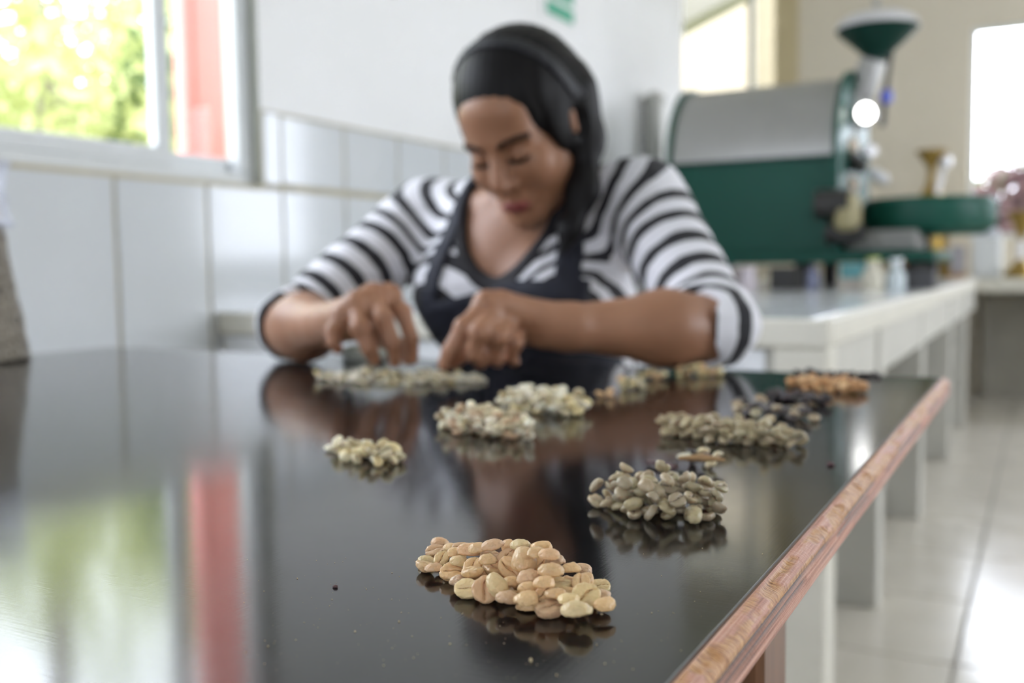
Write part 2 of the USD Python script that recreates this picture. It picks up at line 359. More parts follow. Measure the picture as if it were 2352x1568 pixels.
# right-hand edge band: chamfered top, chipped, with open plies on its side
ny = 900
prof = [(0.0017, -.0006), (.003, -.0007), (.006, -.0012), (.0085, -.0020), (.0105, -.0030), (.0122, -.0042), (.0134, -.0054), (.0140, -.0066), (.0143, -.0090), (.0139, -.0105), (.0143, -.0120), (.0146, -.0145), (.0138, -.0158), (.0145, -.0172), (.0147, -.0200), (.0136, -.0216), (.0146, -.0232), (.0146, -.0280), (.012, -.0300), (.004, -.0305)]
prof = np.array(prof) * np.array([.60, .58]) + [.0006, 0]; npz = len(prof)
yy = np.linspace(-.25, TY1, ny); 
Y, K = np.meshgrid(yy, np.arange(npz), indexing="ij")
X = TX1 + prof[K, 0]; Z = TT + prof[K, 1]
q = np.stack([X * 0, Y * 40, K * 0.25], -1)
wob = meshkit.fbm(np.stack([Y * 55, K * .35, Y * 0 + 3], -1), 4, 5)
chip = np.clip((meshkit.fbm(np.stack([Y * 38, K * .16, Y * 0], -1), 4, 9) - .50) * 16, 0, 1) * ((K >= 2) & (K <= 8))
fib = meshkit.noise(np.stack([Y * 700, K * .6, Y * 0], -1), 3)
amp = np.where((K > 0) & (K < 9), 1.0, np.where(K == 0, 0.0, .35))
Z = Z + amp * (wob - .5) * .0010 - chip * (.0004 + .0007 * fib)
X = X + amp * (wob - .5) * .0008 - chip * .0005
gro = np.isin(K, (9, 10, 12, 13, 15)) * np.clip((meshkit.fbm(np.stack([Y * 16, (K // 3) * 1.7, Y * 0], -1), 3, 2) - .40) * 8, 0, 1)
X = X - gro * .0010
wear = np.clip(chip + np.clip((meshkit.fbm(np.stack([Y * 26, K * .22, Y * 0 + 8], -1), 4, 21) - .49) * 16, 0, 1) * ((K >= 1) & (K <= 9)), 0, 1)
i, j = np.meshgrid(np.arange(ny - 1), np.arange(npz - 1), indexing="ij")
a = i * npz + j
F = np.vstack([np.stack([a, a + npz, a + npz + 1], -1).reshape(-1, 3), np.stack([a, a + npz + 1, a + 1], -1).reshape(-1, 3)])
V = np.stack([X, Y, Z], -1).reshape(-1, 3)
ends = [np.r_[np.arange(npz)], (ny - 1) * npz + np.arange(npz)]
for e, flip in ((ends[0], 1), (ends[1], 0)):
    c = len(V); V = np.vstack([V, V[e].mean(0)]); t = np.stack([np.full(npz - 1, c), e[:-1], e[1:]], 1)
    F = np.vstack([F, t[:, ::-1] if flip else t])
wv = np.r_[wear.ravel(), 0, 0]; gv = np.r_[gro.ravel(), 0, 0]
if np.cross(V[F[0, 1]] - V[F[0, 0]], V[F[0, 2]] - V[F[0, 0]])[2] < 0: F = F[:, ::-1]
part(tb, "wooden_edge", trimesh.Trimesh(V, F, process=False), M_ply, True, label="chipped reddish wood edging with open plies", primvars={"wear": wv, "groove": gv})
part(tb, "wooden_edge", bx(TX1 + .001, TX1 + .0084, TY0, -.2502, TT - .0175, TT - .001), M_leg)
part(tb, "apron", bx(TX0 + .05, TX1 - .05, TY1 - .08, TY1 - .055, TT - .10, TT - .020), M_leg)
part(tb, "apron", bx(TX1 - .075, TX1 - .05, TY0 + .08, TY1 - .08, TT - .10, TT - .020), M_leg)
for lx in (TX0 + .04, TX1 - .36):
    for ly in (TY0 + .04, TY1 - .14):
        part(tb, "leg", bx(lx, lx + .055, ly, ly + .055, 0.001, TT - .020, .004), M_leg)
part(tb, "leg", bx(TX1 - .085, TX1 - .03, .50, .555, 0.001, TT - .020, .004), M_leg)

# ------------------------------------------------------------------ white counters
CT = 0.765
cx0, cx1, cy0, cy1 = WX + .006, -0.352, 1.905, 6.50
rc = thing("tiled_counter", "long white tiled counter behind the seated woman, carrying the green roaster", "counter", ((cx0 + cx1) / 2, (cy0 + cy1) / 2, 0))
part(rc, "worktop", bx(cx0, cx1 - .03, cy0 + .03, cy1, CT - .045, CT - .004), M_grout)
for i in range(5):
    for j in range(15):
        x0 = cx0 + i * .30; y0 = cy0 + .03 + j * .304
        x1 = min(x0 + .30, cx1 - .03); y1 = min(y0 + .304, cy1)
        part(rc, "tile", bx(x0 + .003, x1 - .003, y0 + .003, y1 - .003, CT - .010, CT, .0015), M_ctile)
part(rc, "edge_trim", bx(cx0, cx1, cy0, cy0 + .03, CT - .055, CT + .001, .005), M_ccream, label="cream front edge of the worktop")
part(rc, "edge_trim", bx(cx1 - .03, cx1, cy0 + .03, cy1, CT - .055, CT + .001, .005), M_ccream)
part(rc, "side_apron", bx(cx1 - .06, cx1 - .012, cy0 + .10, cy1, CT - .175, CT - .055, .003), M_cgrey)
part(rc, "front_backing", bx(cx0, cx1 - .11, cy0 + .02, cy0 + .07, .03, CT - .055), M_cgrey)
for i in range(4):
    x0 = cx0 + .01 + i * .352
    for z0, z1 in ((.05, .415), (.42, .560), (.575, .705)):
        part(rc, "tile", bx(x0 + .003, x0 + .349, cy0 + .012, cy0 + .024, z0, z1, .002), M_ctile)
part(rc, "corner_post", bx(cx1 - .105, cx1 - .004, cy0 + .004, cy0 + .105, 0.001, CT - .055, .004), M_ccream)
for (x0, x1, y0) in ((-0.47, -0.356, 2.585), (-0.47, -0.360, 3.575), (-0.47, -0.360, 4.7), (-0.47, -0.360, 5.7)):
    part(rc, "support_panel", bx(x0, x1, y0, y0 + .09, 0.001, CT - .055, .003), M_cgrey)
    part(rc, "support_panel", bx(x0 - .9, x0 - .8, y0, y0 + .09, 0.001, CT - .055, .003), M_cgrey)
part(rc, "lower_shelf", bx(cx0 + .1, cx1 - .12, cy0 + .10, cy1 - .1, .10, .14), M_cgrey)

fc = thing("far_counter", "cream-topped counter under the right-hand window at the far wall", "counter", (1.0, 6.8, 0))
part(fc, "worktop", bx(-1.75, 2.4, 6.505, YF - .002, CT - .03, CT + .005, .004), M_ccream)
part(fc, "edge_trim", bx(cx1 + .001, 2.4, 6.47, 6.504, CT - .075, CT + .006, .004), M_ccream)
part(fc, "back_panel", bx(cx1 + .001, 2.4, 7.10, YF - .004, 0.001, CT - .03), pm("counter_dark_plaster", (0.32, 0.30, 0.25), 0.6, var=0.08))
for x0 in (-1.7, .75, 1.6, 2.3):
    part(fc, "support_panel", bx(x0, x0 + .09, 6.52, 7.10, 0.001, CT - .03, .003), M_cgrey)
# ------------------------------------------------------------------ outside the windows
def leafmat(name, c1, c2, c3):
    return usdkit.material(stage, L + name, {
        "g": ("geometry", {}), "r": ("rgb_ramp", {"ramp": [(0.0, c1), (0.5, c2), (1.0, c3)]}),
        "d": ("principled_bsdf", {"roughness": 0.5}), "t": ("translucent_bsdf", {}), "m": ("mix_closure", {"fac": 0.35})},
        [("g.random_per_island", "r.fac"), ("r.color", "d.base_color"), ("r.color", "t.color"), ("d.BSDF", "m.closure1"), ("t.BSDF", "m.closure2")], surface="m.closure")
M_leaf1 = leafmat("sunlit_leaf", (0.52, 0.56, 0.24), (0.78, 0.78, 0.46), (0.92, 0.90, 0.70))
M_leaf2 = leafmat("olive_leaf", (0.18, 0.26, 0.10), (0.30, 0.37, 0.17), (0.42, 0.46, 0.28))
M_flower = leafmat("pale_flower", (0.30, 0.19, 0.20), (0.40, 0.33, 0.33), (0.44, 0.42, 0.43))
M_bark = pm("grey_bark", (0.22, 0.19, 0.16), 0.85, var=0.3, scale=9)
M_earth = pm("dry_hillside", (0.20, 0.22, 0.09), 0.9, var=0.35, scale=2.5)
def leaves(n, c, rad, size, seed, inner=0.35):
    r = np.random.default_rng(seed)
    d = r.normal(size=(n, 3)); d /= np.linalg.norm(d, axis=1, keepdims=True)
    lump = 0.72 + 0.5 * meshkit.fbm(d * 2.2 + seed, 3, seed)
    p = np.array(c) + d * np.array(rad) * (lump * (inner + (1 - inner) * r.random(n) ** 0.4))[:, None]
    a = r.normal(size=(n, 3)); a /= np.linalg.norm(a, axis=1, keepdims=True)
    nn = d + r.normal(size=(n, 3)) * .7; nn /= np.linalg.norm(nn, axis=1, keepdims=True)
    a = a - nn * (a * nn).sum(1, keepdims=True); a /= np.linalg.norm(a, axis=1, keepdims=True)
    b = np.cross(nn, a); s = size * (0.6 + 0.8 * r.random(n))[:, None]
    base, tip, l, rr = p - a * s, p + a * s, p + b * s * .42 + nn * s * .12, p - b * s * .42 + nn * s * .12
    v = np.stack([base, l, tip, rr], 1).reshape(-1, 3); o = np.arange(n)[:, None] * 4
    return v, np.vstack([o + [0, 1, 2], o + [0, 2, 3]])
def shrub(name, label, cat, c, rad, n, size, mat, seed, trunk_r=.03):
    c = np.array(c, float)
    g = ground_z(c[0], c[1])
    t = thing(name, label, cat, (c[0], c[1], g), group=None)
    part(t, "foliage", leaves(n, c, rad, size, seed), mat, kind="stuff")
    part(t, "stem", tube([(c[0], c[1], g - .05), (c[0] + .04, c[1], (g + c[2]) / 2), (c[0], c[1] + .03, c[2] + rad[2] * .4)], [trunk_r, trunk_r * .8, trunk_r * .4], 10), M_bark, True)
def ground_z(x, y):
    return 0.10 + max(0, -2.6 - x) * 0.34 if x < -2 else -0.05
gx, gy = np.meshgrid(np.linspace(-14, -2.12, 40), np.linspace(-6, 24, 60), indexing="ij")
gz = np.vectorize(ground_z)(gx, gy) + (meshkit.fbm(np.stack([gx * .9, gy * .9, gx * 0], -1), 3, 4) - .5) * .35 * np.clip((-2.8 - gx), 0, 1)
i, j = np.meshgrid(np.arange(39), np.arange(59), indexing="ij"); a = i * 60 + j
part(None, "hillside", (np.stack([gx, gy, gz], -1).reshape(-1, 3), np.stack([a, a + 60, a + 61, a + 1], -1).reshape(-1, 4)), M_earth, True)
tag(stage.GetPrimAtPath("/World/hillside"), kind="structure")
struct("yard_ground", bx(-3.3, 14, 7.45, 26, -.25, -.05), M_earth)
S = [("leafy_shrub", "bright yellow-green shrub filling the lower left of the left window", (-4.3, 3.2, 1.35), (.95, .9, .95), 2600, .055, M_leaf1, 1),
     ("leafy_shrub", "tall sunlit shrub behind the middle of the left window", (-5.4, 4.6, 2.1), (1.25, 1.2, 1.45), 3400, .06, M_leaf1, 2),
     ("olive_shrub", "darker olive shrub low beside the window's middle bar", (-3.9, 3.70, 1.25), (.42, .42, .95), 1900, .05, M_leaf2, 3),
     ("leafy_shrub", "pale sunlit shrub between the middle bar and the red post", (-5.2, 5.35, 1.9), (.95, .95, 1.4), 3200, .06, M_leaf1, 4),
     ("leafy_shrub", "broad sunlit shrub reaching out of the window's left edge", (-5.2, 2.2, 2.2), (1.4, 1.1, 1.5), 3000, .06, M_leaf1, 5)]
for s in S: shrub(s[0], s[1], "shrub", *s[2:])
tr = thing("slender_tree", "slender grey tree trunk among the leaves at the window's top", "tree", (-4.9, 3.75, ground_z(-4.9, 3.75)))
part(tr, "trunk", tube([(-4.9, 3.75, .7), (-4.86, 3.78, 1.9), (-4.95, 3.7, 2.4), (-4.9, 3.62, 3.4), (-5.0, 3.6, 4.6)], [.09, .075, .06, .05, .03], 12), M_bark, True)
part(tr, "crown", leaves(2600, (-5.0, 3.6, 4.4), (1.3, 1.3, .9), .07, 8), M_leaf1, kind="stuff")
# red post with a white edge just outside the left window
rp = thing("red_post", "coral-red painted post with a white edge outside the left window", "post", (-2.35, 2.31, 0))
M_red = pm("coral_red_paint", (0.80, 0.30, 0.28), 0.5, var=0.04)
part(rp, "post_face", bx(-2.345, -2.30, 2.226, 2.392, -.05, 3.2, .004), M_red)
part(rp, "post_batten", bx(-2.318, -2.297, 2.262, 2.274, -.05, 3.2, .002), pm("deep_red_paint", (0.55, 0.14, 0.11), 0.5))
part(rp, "white_edge", bx(-2.345, -2.297, 2.3922, 2.425, -.05, 3.2, .003), M_paint)
# behind the far windows
ev = thing("gable_end", "grey sloping gable end of a roof seen at the far window's top", "gable", (-2.6, 8.3, 2.9))
part(ev, "gable_board", prism_y([(-3.4, 2.63), (-1.2, 3.47), (-1.2, 4.8), (-3.4, 4.8)], 8.2, 8.5), pm("gable_grey", (0.20, 0.19, 0.155), 0.7))
hb = thing("neighbour_house", "cream rendered house seen through the panes of the far tan-framed window", "house", (-4.3, 14.5, 0))
part(hb, "house_wall", bx(-3.72, -2.0, 14.0, 15.0, -.05, 6.4), pm("house_cream", (0.20, 0.165, 0.105), 0.8, var=0.08))
part(hb, "house_wall", bx(-6.6, -3.721, 13.9, 14.9, -.05, 6.4), pm("house_pale", (0.34, 0.285, 0.21), 0.8, var=0.1, scale=1.5))
part(hb, "house_roof", prism_x([(13.7, 6.4), (14.5, 7.2), (15.3, 6.4)], -6.8, -1.8), pm("house_roof", (0.42, 0.2, 0.13), 0.8))
shrub("flowering_shrub", "pink and white flowering shrub outside the right-hand far window", "shrub", (0.25, 8.02, .98), (1.0, .44, .66), 4200, .07, M_flower, 11)
shrub("garden_bush", "round green bush behind the pale flowers outside the far window", "shrub", (0.45, 9.1, 1.15), (1.2, .6, .72), 2600, .06, M_leaf2, 12)
# ------------------------------------------------------------------ green roaster on the counter
M_green = pm("green_enamel", (0.008, 0.070, 0.050), 0.42, var=0.06, scale=3, specular_ior_level=0.22)
M_gdark = pm("green_enamel_dark", (0.005, 0.034, 0.026), 0.45, var=0.06, scale=3, specular_ior_level=0.2)
M_steel = pm("brushed_steel", (0.38, 0.38, 0.37), 0.42, metallic=0.75, var=0.06, scale=4, stretch=(40, 4, 4))
M_alu = pm("pale_aluminium", (0.66, 0.66, 0.68), 0.35, metallic=0.5)
M_chrome = pm("chrome", (0.8, 0.8, 0.8), 0.12, metallic=1.0)
M_dark = pm("black_iron", (0.02, 0.019, 0.018), 0.5)
M_brass = pm("old_brass", (0.30, 0.20, 0.05), 0.38, metallic=0.7, var=0.15, scale=12)
M_blue = pm("blue_plastic", (0.07, 0.10, 0.50), 0.4)
M_pinkbg = pm("beige_enamel", (0.62, 0.50, 0.38), 0.4)
M_glint = usdkit.material(stage, L + "glint_glow", {"e": ("emission", {"color": (1.0, 0.99, 0.96), "strength": 14.0})}, [], surface="e.emission")  # emission imitating a sun glint on metal
RX0, RX1, RY0, RY1 = -1.505, -0.785, 4.30, 5.04
RZ, RB, RR = 1.312, 0.918, 0.37
yc = (RY0 + RY1) / 2
ro = thing("coffee_roaster", "green enamelled coffee roaster with a silver drum cover and funnel hopper", "roaster", ((RX0 + RX1) / 2, yc, CT))
def arch(r, z0, n=40):
    a = np.linspace(0, np.pi, n)
    return [(yc - r, z0)] + [(yc - r * math.cos(t), RZ + r * math.sin(t)) for t in a] + [(yc + r, z0)]
part(ro, "drum_cover", prism_x(arch(RR, RZ), RX0 + .02, RX1), M_steel, 30, label="silver curved drum cover")
part(ro, "rear_plate", prism_x(arch(RR + .018, RB), RX0 - .004, RX0 + .02), M_green, 30)
part(ro, "front_plate", prism_x(arch(RR + .03, RB), RX1, RX1 + .026), M_green, 30)
part(ro, "lower_housing", bx(RX0 + .02, RX1, RY0 - .004, RY1 + .004, RB, RZ, .006), M_green)
part(ro, "cover_trim", bx(RX0 + .02, RX1, RY0 - .009, RY0 + .012, RZ - .012, RZ + .010, .003), M_gdark)
part(ro, "base_plate", bx(RX0 - .045, -.386, RY0 - .05, RY1 + .05, RB - .046, RB, .006), M_green, label="long green base plate")
for x in (RX0 + .05, -.95, -.50):
    for y in (RY0 + .04, RY1 - .08):
        part(ro, "foot", bx(x, x + .06, y, y + .06, CT + .001, RB - .046, .004), M_dark)
# hopper
hc = on_y(2015, 66, yc); hn = on_y(2008, 140, yc)
hx, hz, nz = hc[0], hc[2], hn[2]
hopper = part(ro, "hopper", lathe([(0, nz), (.050, nz), (.052, nz + .02), (.168, hz - .012), (.172, hz - .002), (.160, hz - .002), (.04, nz + .03), (0, nz + .03)], 48, (hx, yc, 0)), M_gdark, 30, label="dark green funnel hopper")
part(hopper, "hopper_lid", lathe([(0, hz + .074), (.05, hz + .070), (.12, hz + .058), (.165, hz + .030), (.176, hz - .001), (0, hz - .001)], 48, (hx, yc, 0)), M_alu, 30, label="pale domed lid")
part(hopper, "lid_knob", lathe([(0, hz + .135), (.018, hz + .13), (.02, hz + .115), (.008, hz + .10), (.008, hz + .06), (0, hz + .06)], 20, (hx - .005, yc, 0)), M_galv, 30)
c0, c1 = on_y(2005, 150, yc), on_y(1932, 300, yc)
part(ro, "feed_chute", tube([c0 + [0, 0, .02], c0 * .75 + c1 * .25, c1, c1 + [-.03, 0, -.03]], [.055, .062, .075, .07], 24), M_steel, 40)
part(ro, "gate_rod", tube([on_y(2047, 120, yc - .08), on_y(2040, 170, yc - .08), on_y(2026, 290, yc - .08)], [.010, .010, .012], 12), M_dark, 40)
part(ro, "gate_knob", lathe([(0, -.034), (.022, -.026), (.027, 0), (.022, .026), (0, .034)], 24, on_y(2036, 222, yc - .08)), M_blue, 40, label="blue plastic knob")
def disc(name, px, py, r, mat, label=None, y=yc - .12, t=.03):
    p = on_y(px, py, y)
    ax = np.array([.55, -.83, 0.])
    return part(ro, name, lathe([(0, -t), (r * .85, -t), (r, -t * .5), (r, t * .5), (r * .8, t), (0, t)], 32, p, ax), mat, 30, label=label)
disc("sight_glass", 1950, 336, .040, M_pinkbg, "round beige sight glass")
disc("dial_gauge", 1996, 348, .030, M_alu, "small white dial gauge")
disc("door_boss", 1948, 425, .043, M_pinkbg)
lp = on_y(1982, 262, yc - .14)
glintb = part(ro, "work_lamp", lathe([(0, .036), (.03, .034), (.052, .018), (.058, 0), (.060, -.012), (.036, -.034), (0, -.036)], 32, lp, [-.5, .86, 0]), M_alu, 30, label="round metal boss beside the drum carrying an added glowing glint")
part(glintb, "lamp_lens", lathe([(0, .036), (.030, .028), (.050, .004), (.050, 0), (0, 0)], 32, lp + np.array([.5, -.86, 0]) * .014, [.5, -.86, 0]), M_glint, 30)  # added glowing disc in place of sunlight glinting off the metal
lq = on_y(1946, 266, yc - .12)
part(ro, "lamp_bracket", cyl(lq + [-.02, .05, 0], lp + [-.02, .02, 0], .036), M_alu, 30)
h0, h1, h2 = on_y(1926, 358, yc - .14), on_y(1985, 385, yc - .18), on_y(2040, 418, yc - .2)
part(ro, "door_handle", tube([h0, (h0 + h1) / 2, h1], [.050, .042, .028], 18), M_dark, 40)
part(ro, "handle_grip", tube([h1 + (h2 - h1) * .25, h1 + (h2 - h1) * .4, h1 + (h2 - h1) * .85, h2], [.016, .027, .024, .012], 18), M_alu, 40)
mp = on_y(1918, 468, RY0 - .075)
part(ro, "drum_motor", cyl(mp + [-.075, 0, 0], mp + [.06, 0, 0], .060), M_dark, 30)
tp = on_y(1948, 488, RY0 - .06)
part(ro, "gearbox", bx(tp[0] - .045, tp[0] + .045, tp[1] - .07, tp[1] + .07, tp[2] - .075, tp[2] + .075, .02), pm("olive_casting", (0.30, 0.26, 0.13), 0.5))
part(ro, "discharge_spout", tube([on_y(1900, 530, RY0 - .06), on_y(1945, 540, RY0 - .06), on_y(1985, 528, RY0 - .06)], [.05, .045, .03], 16), M_dark, 40)
part(ro, "chaff_drawer", bx(-.74, -.46, RY0 + .02, RY1 - .2, RB + .002, RB + .085, .01), pm("drawer_grey", (0.20, 0.20, 0.19), 0.5), label="grey metal drawer under the cooling tray")
# round cooling tray
tcx, tcy, tz0, tz1, tr_ = -.452, yc - .02, .985, 1.14, .272
part(ro, "cooling_tray", lathe([(0, tz0), (tr_ - .05, tz0), (tr_ - .012, tz0 + .03), (tr_, tz0 + .07), (tr_ - .004, tz1 - .02), (tr_ - .018, tz1), (tr_ - .026, tz1 - .01), (tr_ - .03, tz0 + .06), (0, tz0 + .05)], 56, (tcx, tcy, 0)), M_green, 30, label="round green cooling tray")
part(ro, "tray_column", cyl((tcx - .05, tcy, RB), (tcx - .05, tcy, tz0 + .002), .06), M_dark, 30)

# ------------------------------------------------------------------ small things round the roaster
def bottle(name, label, cat, x, y, z, r, h, mat, capmat=None, neck=.35):
    t = thing(name, label, cat, (x, y, z))
    hb_ = h * (1 - neck * .6)
    part(t, "body", lathe([(0, z), (r * .95, z), (r, z + .006), (r, z + hb_ * .75), (r * .85, z + hb_ * .88), (r * neck, z + hb_), (r * neck, z + h * .93), (0, z + h * .93)], 28, (x, y, 0)), mat, 40)
    part(t, "cap", lathe([(0, z + h * .92), (r * neck * 1.15, z + h * .92), (r * neck * 1.15, z + h), (0, z + h)], 20, (x, y, 0)), capmat or M_alu, 40)
def on_counter(px, y): return on_y(px, 640, y)[0]
Yb = 4.08
bottle("glass_jar", "pale round glass jar under the left end of the roaster", "jar", on_counter(1718, Yb), Yb, CT, .040, .095, pm("jar_pale", (0.62, 0.56, 0.60), 0.2), pm("jar_lid", (0.70, 0.62, 0.62), 0.4), .8)
bottle("glass_jar", "dim brownish jar beside the pale jar under the roaster", "jar", on_counter(1680, Yb), Yb + .05, CT, .032, .095, pm("jar_brown", (0.26, 0.20, 0.17), 0.3), M_alu, .8)
t = thing("black_box", "black box in the dark under the middle of the roaster", "box", (on_counter(1800, Yb), Yb, CT))
x = on_counter(1800, Yb); part(t, "box_body", bx(x - .058, x + .058, Yb, Yb + .10, CT, CT + .085, .004), M_dark); part(t, "box_lid", bx(x - .060, x + .060, Yb - .002, Yb + .102, CT + .072, CT + .092, .004), M_dark)
bottle("blue_bottle", "small dark bottle with a blue label under the roaster", "bottle", on_counter(1868, Yb), Yb, CT, .028, .105, pm("bottle_blue", (0.16, 0.17, 0.26), 0.3), M_dark)
t = thing("teal_carton", "teal and beige carton under the roaster's base plate", "carton", (on_counter(1956, Yb), Yb + .05, CT)); x = on_counter(1956, Yb)
part(t, "box_body", bx(x - .050, x + .050, Yb + .04, Yb + .10, CT, CT + .045, .003), pm("carton_beige", (0.44, 0.40, 0.34), 0.5))
part(t, "box_lid", bx(x - .051, x + .051, Yb + .039, Yb + .101, CT + .045, CT + .103, .003), pm("carton_teal", (0.10, 0.30, 0.32), 0.5))
bottle("squat_bottle", "cream bottle with a yellow-green cap under the roaster", "bottle", on_counter(2005, Yb - .06), Yb - .06, CT, .042, .125, pm("bottle_cream", (0.55, 0.52, 0.42), 0.4), pm("cap_lime", (0.36, 0.40, 0.05), 0.4), .55)
bottle("clear_bottle", "clear bluish bottle next to the cream bottle", "bottle", on_counter(2058, Yb - .04), Yb - .04, CT, .036, .12, pm("bottle_clear", (0.50, 0.56, 0.58), 0.15), M_alu, .6)
t = thing("dark_crate", "dark grey crate at the counter's right end below the base plate", "crate", (on_counter(2112, Yb), Yb + .1, CT)); x = on_counter(2112, Yb + .05)
part(t, "crate_body", bx(x - .062, x + .055, Yb + .03, Yb + .16, CT, CT + .075, .004), pm("crate_grey", (0.05, 0.05, 0.055), 0.5)); part(t, "crate_lid", bx(x - .066, x + .058, Yb + .026, Yb + .164, CT + .075, CT + .088, .003), M_dark)
# right-hand counter
Yr = 6.62; zc = CT + .005
def xr(px, py=560, y=Yr): return on_y(px, py, y)
p0 = xr(2140, 345, 6.75); p1 = xr(2138, 450, 6.75)
t = thing("brass_grinder", "tall hourglass-shaped brass grinder behind the round tray", "grinder", (p1[0], 6.75, zc))
zt = p0[2]; zm = xr(2140, 402, 6.75)[2]; zb = p1[2]
part(t, "funnel", lathe([(0, zm), (.018, zm), (.025, zm + .05), (.092, zt - .006), (.095, zt), (.088, zt), (0, zm + .06)], 32, (p1[0], 6.75, 0)), M_brass, 30)
part(t, "body", lathe([(0, zm), (.020, zm), (.030, zm - .06), (.085, zb - .03), (.10, zb - .10), (.10, zc + .30), (.12, zc + .06), (.13, zc), (0, zc)], 32, (p1[0], 6.75, 0)), M_brass, 30)
ph = xr(2172, 372, 6.72)
part(t, "crank_knob", lathe([(0, -.04), (.03, -.03), (.038, 0), (.03, .03), (0, .04)], 20, ph), M_alu, 30)
ph2 = xr(2158, 415, 6.72)
part(t, "crank_arm", tube([ph2 + [-.02, 0, -.08], ph2, ph], [.022, .02, .012], 12), M_alu, 40)
t = thing("white_machine", "white rectangular machine on the far counter", "machine", (xr(2275)[0], Yr, zc)); x0, x1 = xr(2232)[0], xr(2300)[0]
zt = xr(2280, 540)[2]
part(t, "machine_body", bx(x0, x1, Yr, Yr + .3, zc, zt, .012), pm("machine_white", (0.66, 0.68, 0.68), 0.4)); part(t, "machine_lid", bx(x0 + .02, x1 - .02, Yr + .02, Yr + .28, zt, zt + .05, .015), pm("machine_pale", (0.62, 0.64, 0.72), 0.35))
p0 = xr(2340, 485); x = xr(2345)[0]
t = thing("brass_mill", "brass mill with a flared cup cut off by the picture's edge", "mill", (x, Yr, zc)); zt = p0[2]; zb = zc
part(t, "cup", lathe([(0, zb + .22), (.02, zb + .22), (.03, zb + .27), (.085, zt), (.078, zt), (0, zb + .28)], 28, (x, Yr, 0)), M_brass, 30)
part(t, "stem", cyl((x, Yr, zb + .10), (x, Yr, zb + .225), .020), M_alu, 30)
part(t, "base", lathe([(0, zb), (.095, zb), (.09, zb + .03), (.055, zb + .07), (.02, zb + .11), (0, zb + .11)], 28, (x, Yr, 0)), M_brass, 30)
x0, x1 = xr(2186)[0], xr(2220)[0]
t = thing("paper_carton", "small grey and orange carton left of the white machine", "carton", ((x0 + x1) / 2, Yr, zc)); zt = xr(2190, 565)[2]
part(t, "box_body", bx(x0, x1, Yr - .09, Yr - .01, zc + .03, zt, .003), pm("carton_grey", (0.34, 0.32, 0.34), 0.5, var=0.2, scale=20)); part(t, "box_base", bx(x0 - .01, x1 + .005, Yr - .10, Yr, zc, zc + .03, .003), pm("carton_orange", (0.42, 0.25, 0.12), 0.5))
x0, x1 = xr(2046)[0], xr(2076)[0]
t = thing("brown_bag", "small brown and black paper bag left of the brass grinder", "bag", ((x0 + x1) / 2, Yr + .1, zc)); zt = xr(2130, 525)[2]
part(t, "bag_body", bx(x0, x1, Yr + .06, Yr + .18, zc, zt, .02), pm("bag_brown", (0.34, 0.17, 0.05), 0.6, var=0.2)); part(t, "bag_fold", bx(x0 + .01, x1 - .01, Yr + .09, Yr + .15, zt, zt + .025, .008), M_dark)
